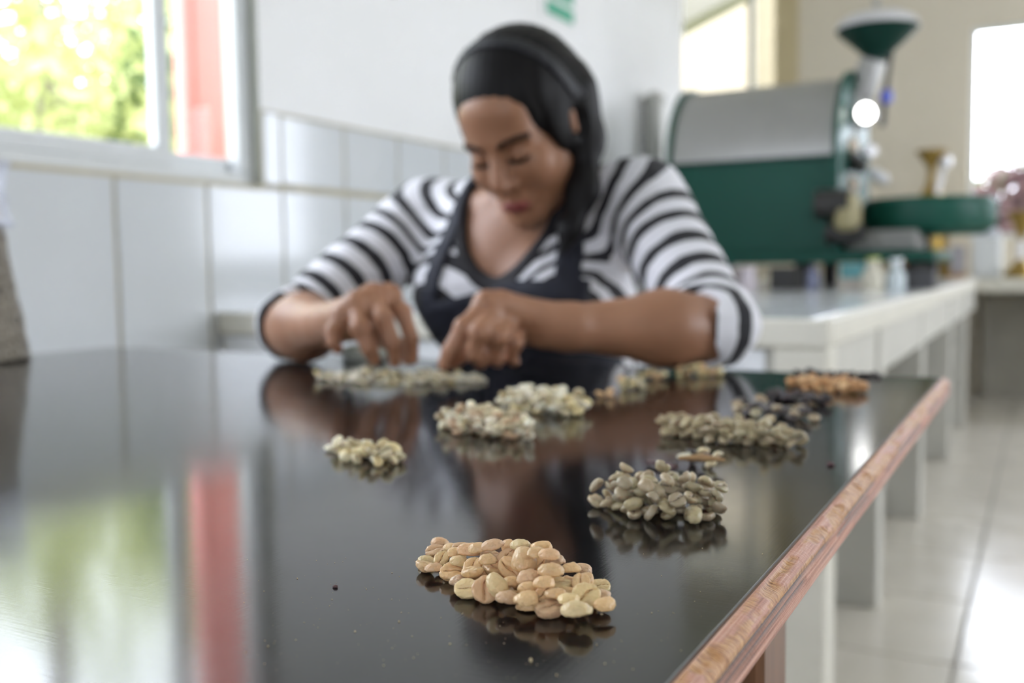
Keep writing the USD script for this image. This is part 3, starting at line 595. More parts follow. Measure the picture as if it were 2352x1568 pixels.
# ------------------------------------------------------------------ signed-distance modelling for the woman
def soften(m, n):
    from scipy.sparse import coo_matrix, diags
    e = m.edges_unique; N = len(m.vertices)
    A = coo_matrix((np.ones(len(e)), (e[:, 0], e[:, 1])), shape=(N, N)).tocsr(); A = A + A.T
    D = diags(1 / np.maximum(np.asarray(A.sum(1)).ravel(), 1)); A = D @ A
    v = np.array(m.vertices)
    for _ in range(n):
        for lam in (.5, -.52): v = v + lam * (A @ v - v)
    m.vertices = v
class Field:
    def __init__(s, lo, hi, h):
        s.lo = np.array(lo, float); s.h = h
        s.n = np.ceil((np.array(hi) - s.lo) / h).astype(int) + 1
        s.a = np.full(s.n, 0.08, np.float32)
    def block(s, lo, hi):
        i0 = np.clip(np.floor((np.array(lo) - s.lo) / s.h).astype(int), 0, s.n)
        i1 = np.clip(np.ceil((np.array(hi) - s.lo) / s.h).astype(int) + 1, 0, s.n)
        if (i1 <= i0).any(): return None
        g = np.meshgrid(*[s.lo[k] + s.h * np.arange(i0[k], i1[k]) for k in range(3)], indexing="ij", sparse=False)
        return tuple(slice(i0[k], i1[k]) for k in range(3)), np.stack(g, -1)
    def put(s, fn, lo, hi, k=0.01, op="add"):
        m = max(k, .0) + .02
        b = s.block(np.array(lo) - m, np.array(hi) + m)
        if b is None: return
        sl, P = b; d = fn(P).astype(np.float32); a = s.a[sl]
        if op == "cut":
            h = np.maximum(k - np.abs(a + d), 0) / max(k, 1e-6); s.a[sl] = np.maximum(a, -d) + h * h * k * .25
        else:
            h = np.maximum(k - np.abs(a - d), 0) / max(k, 1e-6); s.a[sl] = np.minimum(a, d) - h * h * k * .25
    def cone(s, a, b, r0, r1=None, k=0.01, op="add", squash=None):
        r1 = r0 if r1 is None else r1; a = np.array(a, float); b = np.array(b, float); R = max(r0, r1)
        ab = b - a; L2 = max(ab.dot(ab), 1e-9)
        def fn(P):
            q = P - a; t = np.clip(q @ ab / L2, 0, 1)
            d = q - t[..., None] * ab
            if squash is not None:                      # (unit direction, factor): flattened across that direction
                u, f = squash; u = np.array(u, float); c = d @ u; d = d + (c * (f - 1))[..., None] * u
            return np.sqrt((d * d).sum(-1)) - (r0 + (r1 - r0) * t)
        s.put(fn, np.minimum(a, b) - R, np.maximum(a, b) + R, k, op)
    def ell(s, c, r, R=None, k=0.01, op="add"):
        """ellipsoid; R: 3x3 with the axes as rows"""
        c = np.array(c, float); r = np.array(r, float); Rm = np.eye(3) if R is None else np.array(R)
        e = np.sqrt(((Rm * r[:, None]) ** 2).sum(0))
        def fn(P):
            q = (P - c) @ Rm.T; k0 = np.sqrt(((q / r) ** 2).sum(-1)); k1 = np.sqrt(((q / r ** 2) ** 2).sum(-1))
            return np.where(k1 > 1e-9, k0 * (k0 - 1) / np.maximum(k1, 1e-9), -r.min())
        s.put(fn, c - e, c + e, k, op)
    def at(s, V):
        from scipy.ndimage import map_coordinates
        return map_coordinates(s.a, ((V - s.lo) / s.h).T, order=1, mode="nearest")
    def mesh(s, a=None, smooth=6):
        a = s.a if a is None else a
        sg = a < 0
        mixed = np.zeros(np.array(a.shape) - 1, bool)
        c = [sg[i:a.shape[0] - 1 + i, j:a.shape[1] - 1 + j, k:a.shape[2] - 1 + k] for i in (0, 1) for j in (0, 1) for k in (0, 1)]
        allin = c[0].copy(); anyin = c[0].copy()
        for x in c[1:]: allin &= x; anyin |= x
        mixed = anyin & ~allin
        idx = np.full(mixed.shape, -1, np.int64); cells = np.argwhere(mixed); idx[mixed] = np.arange(len(cells))
        acc = np.zeros((len(cells), 3)); cnt = np.zeros(len(cells))
        corners = [(i, j, k) for i in (0, 1) for j in (0, 1) for k in (0, 1)]
        val = {q: a[cells[:, 0] + q[0], cells[:, 1] + q[1], cells[:, 2] + q[2]].astype(float) for q in corners}
        for q in corners:
            for ax in range(3):
                if q[ax]: continue
                p = list(q); p[ax] = 1; p = tuple(p); v0, v1 = val[q], val[p]
                m = (v0 < 0) != (v1 < 0); t = np.where(m, v0 / np.where(m, v0 - v1, 1), 0)
                pos = np.tile(np.array(q, float), (len(cells), 1)); pos[:, ax] += t
                acc[m] += pos[m]; cnt[m] += 1
        V = s.lo + s.h * (cells + acc / np.maximum(cnt, 1)[:, None])
        F = []
        for ax in range(3):
            u, w = [(1, 2), (2, 0), (0, 1)][ax]
            sl0 = [slice(1, -1)] * 3; sl0[ax] = slice(0, -1); sl1 = [slice(1, -1)] * 3; sl1[ax] = slice(1, None)
            A, B = sg[tuple(sl0)], sg[tuple(sl1)]
            e = np.argwhere(A != B); 
            if not len(e): continue
            off = np.array([1, 1, 1]); off[ax] = 0
            p = e + off; inside = A[tuple(e.T)]
            du = np.zeros(3, int); du[u] = 1; dw = np.zeros(3, int); dw[w] = 1
            qd = np.stack([idx[tuple((p - du - dw).T)], idx[tuple((p - dw).T)], idx[tuple(p.T)], idx[tuple((p - du).T)]], 1)
            qd[~inside] = qd[~inside][:, ::-1]
            F.append(qd)
        F = np.vstack(F); F = F[(F >= 0).all(1)]
        F = np.vstack([F[:, [0, 1, 2]], F[:, [0, 2, 3]]])
        m = trimesh.Trimesh(V, F, process=False)
        if smooth: soften(m, smooth)
        return m
def largest(m, keep=1):
    cs = trimesh.graph.connected_components(m.face_adjacency, nodes=np.arange(len(m.faces)))
    cs = sorted(cs, key=len, reverse=True)[:keep]
    return m.submesh([np.concatenate(cs)], append=True, repair=False)
def thin(m, n):
    """fewer triangles"""
    try:
        import fast_simplification
        v, f = fast_simplification.simplify(np.asarray(m.vertices, np.float32), np.asarray(m.faces, np.int32), target_count=n)
        return trimesh.Trimesh(v, f, process=False)
    except Exception:
        return m

# ------------------------------------------------------------------ the woman: joints
SL, SR = np.array([-0.478, 1.262, 0.955]), np.array([-0.822, 1.268, 0.945])       # her left, her right shoulder
EL, ER = at(1648, 795, 1.145), at(673, 788, 1.335)                                   # elbows on the table
WL, WR = at(1318, 752, 1.055), at(742, 748, 1.175)                                   # wrists
EL[2] = max(EL[2], TT + .047); ER[2] = max(ER[2], TT + .044)
mid = (SL + SR) / 2
HS = 0.915                                                                           # size of the head
HC = at(1203, 293, 1.275)                                                            # middle of the head
hp, hy, hr = math.radians(33), math.radians(3), math.radians(-4)                     # pitch down, yaw, roll
def rot(ax, a):
    return trimesh.transformations.rotation_matrix(a, ax)[:3, :3]
_R = rot([0, 0, 1], -hy) @ rot([1, 0, 0], hp) @ rot([0, 1, 0], hr)                    # her frame: x to her left, -y forward, z up
def HP(x, y, z):
    """head frame: x to her left, y forward out of the face, z up -> world"""
    return HC + _R @ (np.array([x, -y, z], float) * HS)
HR = np.array([_R @ np.array([1, 0, 0]), _R @ np.array([0, -1, 0]), _R @ np.array([0, 0, 1])])
H3 = 0.003
body = Field((-1.02, .72, .50), (-.20, 1.52, 1.22), H3)
# ---- head
def face_into(B, parts=True):
    B.ell(HP(0, -.012, .036), np.array((.073, .092, .083)) * HS, HR, .01)
    B.ell(HP(0, .030, -.028), np.array((.064, .063, .075)) * HS, HR, .02)
    for sx in (-1, 1):
        B.cone(HP(sx * .055, -.004, -.044), HP(sx * .018, .064, -.094), .022 * HS, .017 * HS, .018)
        B.ell(HP(sx * .037, .059, -.030), np.array((.027, .026, .028)) * HS, HR, .015)
        B.cone(HP(sx * .012, .084, .018), HP(sx * .044, .070, .014), .010 * HS, .009 * HS, .012)
    B.ell(HP(0, .072, -.098), np.array((.022, .020, .018)) * HS, HR, .014)
    B.ell(HP(0, .060, .045), np.array((.050, .030, .038)) * HS, HR, .02)
    for sx in (-1, 1):
        B.ell(HP(sx * .031, .097, -.002), np.array((.019, .017, .013)) * HS, HR, .008, "cut")
        B.ell(HP(sx * .031, .076, -.004), np.array((.0145, .0125, .0115)) * HS, HR, .004)
    B.cone(HP(0, .084, .008), HP(0, .105, -.033), .0085 * HS, .0125 * HS, .008)
    B.ell(HP(0, .103, -.036), np.array((.0115, .011, .0095)) * HS, HR, .005)
    for sx in (-1, 1):
        B.ell(HP(sx * .0135, .092, -.039), np.array((.0085, .0090, .0078)) * HS, HR, .004)
        B.ell(HP(sx * .006, .099, -.0475), np.array((.003, .0045, .0035)) * HS, HR, .002, "cut")
    B.ell(HP(0, .078, -.066), np.array((.026, .018, .020)) * HS, HR, .01)
    B.ell(HP(0, .0965, -.0745), np.array((.020, .006, .0012)) * HS, HR, .002, "cut")
    for sx in (-1, 1):                                                                # ears
        B.ell(HP(sx * .077, -.012, -.008), np.array((.009, .019, .031)) * HS, HR, .006)
        B.ell(HP(sx * .086, -.008, -.006), np.array((.005, .011, .020)) * HS, HR, .003, "cut")
        B.ell(HP(sx * .076, -.004, -.036), np.array((.007, .009, .010)) * HS, HR, .005)
face_into(body)
# ---- neck and chest
nb = mid + np.array([.004, .012, .018])
body.cone(HP(0, -.030, -.055), nb, .053, .062, .02)
body.cone(HP(0, -.005, -.075), nb + [0, -.03, -.04], .040, .05, .02)
body.cone(SL + [-.045, .005, -.005], SR + [.045, .005, -.005], .046, .046, .03)
body.ell(mid + [0, -.005, -.085], (.150, .092, .13), None, .04)
body.cone(mid + [0, .02, -.10], mid + [0, .10, -.42], .125, .125, .05, squash=((0, 1, 0), 1.15))
for sx in (-1, 1): body.ell(mid + [sx * .070, -.068, -.115], (.062, .055, .062), None, .03)
for sx in (-1, 1): body.cone(mid + [sx * .02, -.066, .008], mid + [sx * .095, -.040, .012], .010, .009, .02)
# ---- arms
for S_, E_, W_ in ((SL, EL, WL), (SR, ER, WR)):
    body.cone(S_, E_, .046, .037, .02)
    fd = (W_ - E_) / np.linalg.norm(W_ - E_)
    body.cone(E_, E_ + fd * .075, .038, .0405, .02)
    body.cone(E_ + fd * .075, W_, .0405, .0245, .02)
# ---- hands: knuckles, middle joints, last joints and tips read off the photograph
def hand(W, knuckles, fingers, thumb, palm_dir, rr=.0082):
    K = [np.array(k) for k in knuckles]
    for a_, b_ in zip(K[:-1], K[1:]): body.cone(a_, b_, .0125, .0125, .008)
    for k_ in K: body.cone(W + (k_ - W) * .08, k_, .0185, .0125, .012)
    body.cone(W, (K[1] + K[2]) / 2 * .45 + W * .55 + np.array(palm_dir) * .010, .021, .020, .012)
    for k_, f_, r_ in zip(K, fingers, (1.0, 1.04, 1.0, .88)):
        pts = [k_] + [np.array(q) for q in f_]
        rad = np.array([.0108, .0093, .0083, .0068]) * r_
        for n_ in range(3): body.cone(pts[n_], pts[n_ + 1], rad[n_], rad[n_ + 1], .0035)
        body.ell(pts[1], (rad[1] * 1.08,) * 3, None, .004)
    t0, t1, t2, t3 = [np.array(q) for q in thumb]
    body.cone(t0, t1, .018, .0125, .012); body.cone(t1, t2, .0118, .0102, .004); body.cone(t2, t3, .0102, .0076, .004)
# her left hand (at the right in the picture)
Lk = [at(1118, 700, 1.005), at(1150, 704, 1.018), at(1178, 722, 1.032), at(1198, 748, 1.048)]
Lf = [[at(1066, 752, .990), at(1034, 806, .990), at(1020, 838, .992)],
      [at(1102, 762, .975), at(1090, 812, .985), at(1104, 832, 1.000)],
      [at(1148, 772, .985), at(1132, 816, .998), at(1142, 830, 1.012)],
      [at(1182, 786, 1.010), at(1172, 818, 1.020), at(1182, 830, 1.030)]]
Lt = [at(1240, 752, 1.065), at(1150, 770, 1.060), at(1086, 796, 1.040), at(1040, 832, 1.022)]
hand(WL, Lk, Lf, Lt, (0, 0, -1))
# her right hand (at the left in the picture)
Rk = [at(893, 680, 1.105), at(858, 682, 1.085), at(822, 700, 1.072), at(790, 726, 1.072)]
Rf = [[at(925, 718, 1.085), at(944, 776, 1.080), at(948, 824, 1.085)],
      [at(880, 728, 1.055), at(902, 788, 1.055), at(908, 830, 1.062)],
      [at(826, 752, 1.045), at(848, 800, 1.045), at(860, 828, 1.052)],
      [at(765, 762, 1.060), at(766, 786, 1.055), at(776, 802, 1.058)]]
Rt = [at(800, 742, 1.150), at(868, 770, 1.150), at(918, 798, 1.135), at(940, 826, 1.115)]
hand(WR, Rk, Rf, Rt, (0, 0, -1))
body.put(lambda P: np.maximum(P[..., 2] - TT - .0016, P[..., 1] - TY1 - .002), (-1.02, .74, .60), (-.2, TY1, TT), .002, "cut")
bm = largest(body.mesh(smooth=4))

# ---- shirt: a second field over torso and sleeves
shirt = Field((-1.04, .93, .50), (-.20, 1.54, 1.06), H3)
OFF = .009
shirt.cone(SL + [-.045, .005, -.005], SR + [.045, .005, -.005], .046 + OFF, None, .03)
shirt.ell(mid + [0, -.005, -.085], (.150 + OFF, .092 + OFF, .13 + OFF), None, .04)
shirt.cone(mid + [0, .02, -.10], mid + [0, .10, -.42], .130 + OFF, None, .05, squash=((0, 1, 0), 1.15))
for sx in (-1, 1): shirt.ell(mid + [sx * .070, -.068, -.115], (.062 + OFF, .055 + OFF, .062 + OFF), None, .03)
cuffs = []
for S_, E_, W_ in ((SL, EL, WL), (SR, ER, WR)):
    fd = (W_ - E_) / np.linalg.norm(W_ - E_); cq = E_ + fd * .016
    cuffs.append((cq, fd))
    shirt.cone(S_, E_ + [0, 0, .003], .046 + OFF + .006, .037 + .0065, .03)
    shirt.cone(E_ + [0, 0, .003], E_ + fd * .10, .0435, .047, .02)
    shirt.put(lambda P, c=cq, d=fd: np.maximum(-((P - c) @ d), np.sqrt(((P - c - d * .05) ** 2).sum(-1)) - .075), cq - .08, cq + fd * .15 + .08, .003, "cut")
    # soft folds round the elbow
fold = lambda P: meshkit.fbm(P * np.array([34, 34, 60]), 2, 4) - .5
shirt.a += (.006 * np.stack([fold(np.stack(np.meshgrid(*[shirt.lo[k] + H3 * np.arange(shirt.n[k]) if k else shirt.lo[0] + H3 * np.array([i_]) for k in range(3)], indexing="ij"), -1))[0] for i_ in range(shirt.n[0])])).astype(np.float32)
# scoop neckline
NRX = .069
ncen = mid + np.array([.012, -.085, .027])
shirt.put(lambda P: np.sqrt((((P - ncen) / np.array([NRX, .16, .125])) ** 2).sum(-1)) * .08 - .08, ncen - .2, ncen + .2, .004, "cut")
neckcol = HP(0, -.03, -.06)
shirt.cone(neckcol, nb, .050, .054, .004, "cut")
shirt.put(lambda P: np.maximum(P[..., 2] - TT - .0016, P[..., 1] - TY1 - .002), (-1.02, .74, .60), (-.2, TY1, TT), .002, "cut")
sm = shirt.mesh(smooth=5)
sm = largest(sm)
Vs = np.asarray(sm.vertices)
dx = np.abs(Vs[:, 0] - mid[0] - .004)
PER = .0410
s_up = dx.copy()
def arm_param(S_, E_, cq):
    out = Vs[:, 0] - mid[0]
    d1 = (E_ - S_); l1 = np.linalg.norm(d1); d1 /= l1
    t = (Vs - S_) @ d1
    fd = (cq - E_) / np.linalg.norm(cq - E_); tf = (Vs - E_) @ fd; b = np.clip((t - l1 + .05) / .05, 0, 1)
    return np.abs(S_[0] - mid[0]) + t * (1 - b) + (l1 + .010 + tf * .9) * b, t
aL, tL = arm_param(SL, EL, cuffs[0][0]); aR, tR = arm_param(SR, ER, cuffs[1][0])
armL = (Vs[:, 0] > mid[0]) & (tL > 0); armR = (Vs[:, 0] < mid[0]) & (tR > 0)
s_arm = np.where(Vs[:, 0] > mid[0], aL, aR)
tt = np.where(Vs[:, 0] > mid[0], tL, tR)
wgt = np.clip((tt + .01) / .11, 0, 1)
s_sleeve = s_up * (1 - wgt) + s_arm * wgt
seam = .060 + (mid[2] + .05 - Vs[:, 2]) * .85                    # raglan line from neck to armpit
torso = (dx < seam) & (dx < .165)
s_body = (Vs[:, 2] - mid[2]) * .95 - dx * .62
tors_mask = (dx < .172) & (tt < .03) & (Vs[:, 2] < mid[2] - .066)
stripe = np.where(tors_mask, s_body + 2.0, s_sleeve + 2.05 + .018)
# ---- dark neck binding and apron, taken off the shirt's own surface
F0 = shirt.a
G = [shirt.lo[k] + H3 * np.arange(shirt.n[k]) for k in range(3)]
GX, GY, GZ = np.meshgrid(*[g.astype(np.float32) for g in G], indexing="ij")
dxg = np.abs(GX - mid[0] - .018)
ztop = mid[2] - .108 - .03 * np.clip((mid[0] - GX) / .12, -.4, 1)
bib = np.maximum.reduce([dxg - .118, GZ - ztop, GY - mid[1] - .02, mid[2] - .46 - GZ])
strapx = .074 + (mid[2] + .05 - GZ) * .16
strap = np.maximum.reduce([np.abs(dxg - strapx) - .0125, mid[2] - .15 - GZ, GY - mid[1] - .055])
skirt = np.maximum.reduce([dxg - .175 , GZ - (mid[2] - .27), GY - mid[1] - .075, mid[2] - .455 - GZ])
region = np.minimum(np.minimum(bib, strap), skirt)
neckd = np.sqrt(((GX - ncen[0]) / NRX) ** 2 + ((GY - ncen[1]) / .16) ** 2 + ((GZ - ncen[2]) / .125) ** 2)
ap = np.maximum(np.maximum(F0 - .0065, region), -(F0 + .006))
ap = np.maximum(ap, (1.02 - neckd) * .08)
apm = shirt.mesh(ap.astype(np.float32), smooth=4)
nk = np.maximum.reduce([np.abs(neckd - 1.06) * .085 - .008, F0 - .003, -(F0 + .005), GY - mid[1] - .03])
nkm = shirt.mesh(nk.astype(np.float32), smooth=3)
del GX, GY, GZ, dxg, neckd, F0

# ---- hair, head band
hair = Field(HC - [.16, .16, .24], HC + [.16, .17, .15], H3)
def hell(c, r, k=.01, op="add"): hair.ell(HP(*c), np.array(r) * HS, HR, k, op)
hell((0, -.018, .046), (.087, .102, .090))
hell((0, -.05, .00), (.084, .075, .10), .02)
hell((-.012, .112, -.018), (.066, .070, .078), .012, "cut")                          # the open face
hell((-.02, .085, -.075), (.080, .09, .075), .01, "cut")
hell((.068, .012, .004), (.016, .034, .040), .012)
hell((-.068, .010, .012), (.014, .032, .034), .012)
hell((.088, -.004, -.012), (.02, .020, .034), .006, "cut")                            # her left ear shows
# straight hair falling behind the left ear to the shoulder
hair.cone(HP(.064, -.045, .02), at(1350, 320, 1.268), .030, .019, .03)
hair.cone(at(1350, 320, 1.268), at(1338, 440, 1.255), .019, .0185, .02)
hair.cone(at(1338, 440, 1.255), at(1310, 525, 1.243), .0185, .012, .02)
hair.cone(at(1310, 525, 1.243), at(1292, 575, 1.236), .012, .005, .02)
hair.cone(HP(-.068, -.035, .0), HP(-.062, -.03, -.08), .022, .014, .02)
hair.cone(HP(0, -.085, .0), mid + [0, .075, .01], .050, .038, .03)
gl = np.stack(np.meshgrid(*[hair.lo[k] + H3 * np.arange(hair.n[k]) for k in range(3)], indexing="ij"), -1)
loc = (gl - HC) @ HR.T / HS
hair.a += (.0006 * np.sin(loc[..., 0] * 480 + 5 * meshkit.noise(loc * 22, 2)) + .0007 * (meshkit.fbm(loc * 20, 2, 6) - .5)).astype(np.float32)
band = np.maximum.reduce([np.abs(loc[..., 1] - .012 - (loc[..., 2] - .12) * .25) - .010, hair.a - .0035, -(hair.a + .006), .022 - loc[..., 2]])
hm = hair.mesh(smooth=3)
bnd = hair.mesh(band.astype(np.float32), smooth=2)

# ---- lips, brows, lashes: small shells on the face
face = Field(HC - [.12, .17, .17], HC + [.12, .10, .12], .0018)
face_into(face)
gl = np.stack(np.meshgrid(*[face.lo[k] + .0018 * np.arange(face.n[k]) for k in range(3)], indexing="ij"), -1)
loc = (gl - HC) @ HR.T / HS
lx, ly, lz = loc[..., 0], loc[..., 1], loc[..., 2]
def shell(mask, up=.0016, dn=.003): return face.mesh(np.maximum.reduce([face.a - up, -(face.a + dn), mask, .03 - ly]).astype(np.float32), smooth=2)
zl = lz + .0740
lipm = shell(np.maximum((np.abs(lx) / .0235) ** 2 + (zl / np.where(zl > 0, .0088, .0105)) ** 2 - 1, -1) * .008, .0022)
brow = [shell(np.maximum(np.abs(lx * sx - .0325) - .0205, np.abs(lz - .020 + ((lx * sx - .036) / .02) ** 2 * .0035) - .0041), .0012) for sx in (-1, 1)]
lash = [shell(np.maximum(np.abs(lx * sx - .031) - .0155, np.abs(lz + .0115 + ((lx * sx - .031) / .0155) ** 2 * -.004) - .0029), .0022) for sx in (-1, 1)]
del gl, loc, lx, ly, lz

M_skin = usdkit.material(stage, L + "skin", {
    "g": ("texture_coordinate", {}), "n": ("noise_texture", {"scale": 18.0, "detail": 3.0}),
    "r": ("rgb_ramp", {"ramp": [(0.3, (0.285, 0.136, 0.074)), (0.7, (0.34, 0.169, 0.096))]}),
    "p": ("principled_bsdf", {"roughness": 0.46, "subsurface_weight": 0.08, "subsurface_scale": 0.004, "subsurface_radius": (1.0, 0.35, 0.2), "specular_ior_level": 0.45})},
    [("g.object", "n.vector"), ("n.fac", "r.fac"), ("r.color", "p.base_color")], surface="p.BSDF")
M_lips = pm("lips", (0.27, 0.070, 0.062), 0.35)
M_brow = pm("brow_hair", (0.022, 0.013, 0.010), 0.75, specular_ior_level=0.1)
M_hair = pm("black_hair", (0.005, 0.0045, 0.0048), 0.5, bump=0.3, bscale=1.0, stretch=(420, 40, 40), specular_ior_level=0.16)
M_band = pm("navy_headband", (0.005, 0.006, 0.010), 0.55, bump=0.4, bscale=1.0, stretch=(520, 30, 30))
M_apron = pm("navy_denim", (0.010, 0.012, 0.023), 0.75, var=0.25, scale=60, bump=0.2, bscale=900)
M_bind = pm("dark_neck_binding", (0.014, 0.013, 0.016), 0.8)
M_shirt = usdkit.material(stage, L + "striped_knit", {
    "s": ("attribute", {"attribute": "stripe"}), "d": ("math", {"math_type": "divide", "value2": PER}), "f": ("math", {"math_type": "fraction"}),
    "l": ("math", {"math_type": "less_than", "value2": 0.44}), "m": ("mix", {"color1": (0.74, 0.74, 0.78), "color2": (0.012, 0.012, 0.016)}),
    "g": ("texture_coordinate", {}), "nb": ("noise_texture", {"scale": 700.0}), "b": ("bump", {"strength": 0.3, "distance": 0.0008}),
    "p": ("principled_bsdf", {"roughness": 0.8, "sheen_weight": 0.1})},
    [("s.fac", "d.value1"), ("d.value", "f.value1"), ("f.value", "l.value1"), ("l.value", "m.fac"), ("m.color", "p.base_color"), ("g.object", "nb.vector"), ("nb.fac", "b.height"), ("b.normal", "p.normal")], surface="p.BSDF")
M_jean = pm("dark_trousers", (0.02, 0.022, 0.035), 0.8)

wm = thing("person", "person in a black and white striped top and navy apron, bent over the beans", "person", (mid[0], 1.40, 0))
part(wm, "body", bm, M_skin, True)
part(wm, "striped_top", sm, M_shirt, True, primvars={"stripe": stripe})
part(wm, "apron", apm, M_apron, True, label="dark navy apron with bib and shoulder straps")
part(wm, "neck_binding", nkm, M_bind, True)
hr_ = part(wm, "hair", hm, M_hair, True, label="black hair swept back behind the ear")
part(hr_, "headband", bnd, M_band, True)
part(wm, "lips", lipm, M_lips, True)
for b_ in brow: part(wm, "eyebrow", b_, M_brow, True)
for b_ in lash: part(wm, "eyelashes", b_, M_brow, True)
ep = HP(.077, .000, -.052)
part(wm, "earring", trimesh.creation.icosphere(2, .0055).apply_translation(ep), M_chrome, True)
# legs under the table, shoes on the floor, and a stool
hipc = mid + np.array([0, .12, -.44])
for sx in (-1, 1):
    hip = hipc + [sx * .085, 0, 0]; kn = np.array([mid[0] + sx * .11, hip[1] - .36, .50]); an = np.array([mid[0] + sx * .10, hip[1] - .30, .09])
    part(wm, "trouser_leg", tube([hip + [0, .06, 0], hip, (hip + kn) / 2, kn + [0, .02, .01], kn + [0, -.045, -.05], (kn + an) / 2, an], [.07, .086, .078, .066, .062, .055, .05], 18), M_jean, True)
    part(wm, "shoe", trimesh.convex.convex_hull(np.vstack([trimesh.creation.icosphere(1, .034).vertices + an + [0, .02, -.050], trimesh.creation.icosphere(1, .028).vertices + an + [0, -.14, -.058], trimesh.creation.icosphere(1, .036).vertices + an + [0, 0, -.02]])), M_dark, True)
part(wm, "trouser_seat", trimesh.creation.icosphere(3, 1).apply_transform(np.diag([.172, .125, .085, 1])).apply_translation(hipc + [0, .02, .0]), M_jean, True)
st = thing("stool", "round wooden stool under the seated person", "stool", (mid[0], hipc[1] + .02, 0)); sh = hipc[2] - .086
part(st, "seat", lathe([(0, sh - .03), (.15, sh - .03), (.16, sh - .02), (.16, sh - .006), (.15, sh), (0, sh)], 32, (mid[0], hipc[1] + .02, 0)), M_leg, 30)
for k in range(4):
    a_ = k * math.pi / 2 + .78
    part(st, "leg", cyl((mid[0] + .16 * math.cos(a_), hipc[1] + .02 + .16 * math.sin(a_), .001), (mid[0] + .11 * math.cos(a_), hipc[1] + .02 + .11 * math.sin(a_), sh - .03), .016, .018, 12), M_leg, 30)
# ------------------------------------------------------------------ coffee beans
rb = np.random.default_rng(41)
def bean_shape(seed, h):
    """unit bean: 1 long on x, flat face towards +z with its winding crease; returns (bean, crease)"""
    r = np.random.default_rng(seed)
    B = Field((-.66, -.60, -.52), (.66, .60, .40), h); B.a[:] = .3
    a_, b_, c_ = .5, r.uniform(.35, .43), r.uniform(.32, .39)
    pt = r.uniform(-.16, .16); bend = r.uniform(-.28, .28); tw = r.uniform(-.12, .12)
    g = np.stack(np.meshgrid(*[B.lo[k] + h * np.arange(B.n[k]) for k in range(3)], indexing="ij"), -1)
    x, y, z = g[..., 0], g[..., 1] - bend * (g[..., 0] ** 2 - .1), g[..., 2] + tw * g[..., 0] * g[..., 1] * 2 + r.uniform(-.05, .15) * (g[..., 0] ** 2 - .08)
    w = 1 - pt * x * 2
    q = np.sqrt((np.abs(x / a_) ** 2.25 + np.abs(y / (b_ * w)) ** 2.1 + np.abs(z / c_) ** 2.1))
    d = (q - 1) * .33
    yc_ = .050 * np.sin(x * 5.6 + r.uniform(-.7, .7)) + .02 * r.normal()
    top = .105 - .050 * np.exp(-((y - yc_) / .085) ** 2) - .10 * x ** 2 - .20 * y ** 2
    fl = z - top; k = .07; hh = np.maximum(k - np.abs(d - fl), 0) / k
    d = np.maximum(d, fl) + hh * hh * k * .25
    wd = r.uniform(.018, .030)
    gv = np.sqrt(((y - yc_) / 1.0) ** 2 + ((z - top) * .34) ** 2) - wd * np.clip(1.25 - np.abs(x) * 1.7, .2, 1)
    gv = np.maximum(gv, np.abs(x) - .47)
    k = .035; hh = np.maximum(k - np.abs(d + gv), 0) / k
    d2 = np.maximum(d, -gv) + hh * hh * k * .25
    wr = (meshkit.fbm(g * 5 + seed * 3.1, 3, seed) - .5) * .075 + (meshkit.fbm(g * np.array([9, 22, 16]) + seed, 2, seed + 3) - .5) * .026
    B.a = (d2 + wr).astype(np.float32)
    m = largest(B.mesh(smooth=1 if h < .04 else 2))
    for gr in (-.002, .010, .025, .05):
        cr = np.maximum.reduce([d2 + wr - .012, -(d2 + wr + .03), gv - gr, -z - .02]).astype(np.float32)
        if (cr < 0).sum() > 40: break
    c = B.mesh(cr, smooth=2)
    return m, c
def bean_mat(name, c, var=.12, rough=.34, blot=.35):
    c = np.array(c)
    return usdkit.material(stage, L + name, {
        "g": ("texture_coordinate", {}), "o": ("object_info", {}), "ge": ("geometry", {}),
        "rnd": ("math", {"math_type": "add"}), "fr": ("math", {"math_type": "fraction"}),
        "r": ("rgb_ramp", {"ramp": [(0.0, tuple(c * (1 - var))), (0.35, tuple(c)), (0.7, tuple(np.clip(c * np.array([1.03, 1.0, .94]) * (1 + var * .5), 0, 1))), (1.0, tuple(c * np.array([.93, .88, .86])))]}),
        "n": ("noise_texture", {"scale": 3.2, "detail": 3.0, "roughness": 0.6}), "nr": ("rgb_ramp", {"ramp": [(0.0, (1 - blot,) * 3), (0.42, (1, 1, 1)), (0.62, (1, 1, 1)), (1.0, (1.0, 1 - blot * .3, 1 - blot * .5))]}),
        "m": ("mix", {"mix_type": "multiply", "fac": 1.0}),
        "nb": ("noise_texture", {"scale": 9.0, "detail": 5.0}), "b": ("bump", {"strength": 0.4, "distance": 0.0004}),
        "p": ("principled_bsdf", {"roughness": rough, "specular_ior_level": 0.5, "subsurface_weight": 0.06, "subsurface_scale": 0.0015})},
        [("o.random", "rnd.value1"), ("ge.random_per_island", "rnd.value2"), ("rnd.value", "fr.value1"), ("fr.value", "r.fac"), ("g.object", "n.vector"), ("n.fac", "nr.fac"), ("r.color", "m.color1"), ("nr.color", "m.color2"), ("m.color", "p.base_color"),
         ("g.object", "nb.vector"), ("nb.fac", "b.height"), ("b.normal", "p.normal")], surface="p.BSDF")
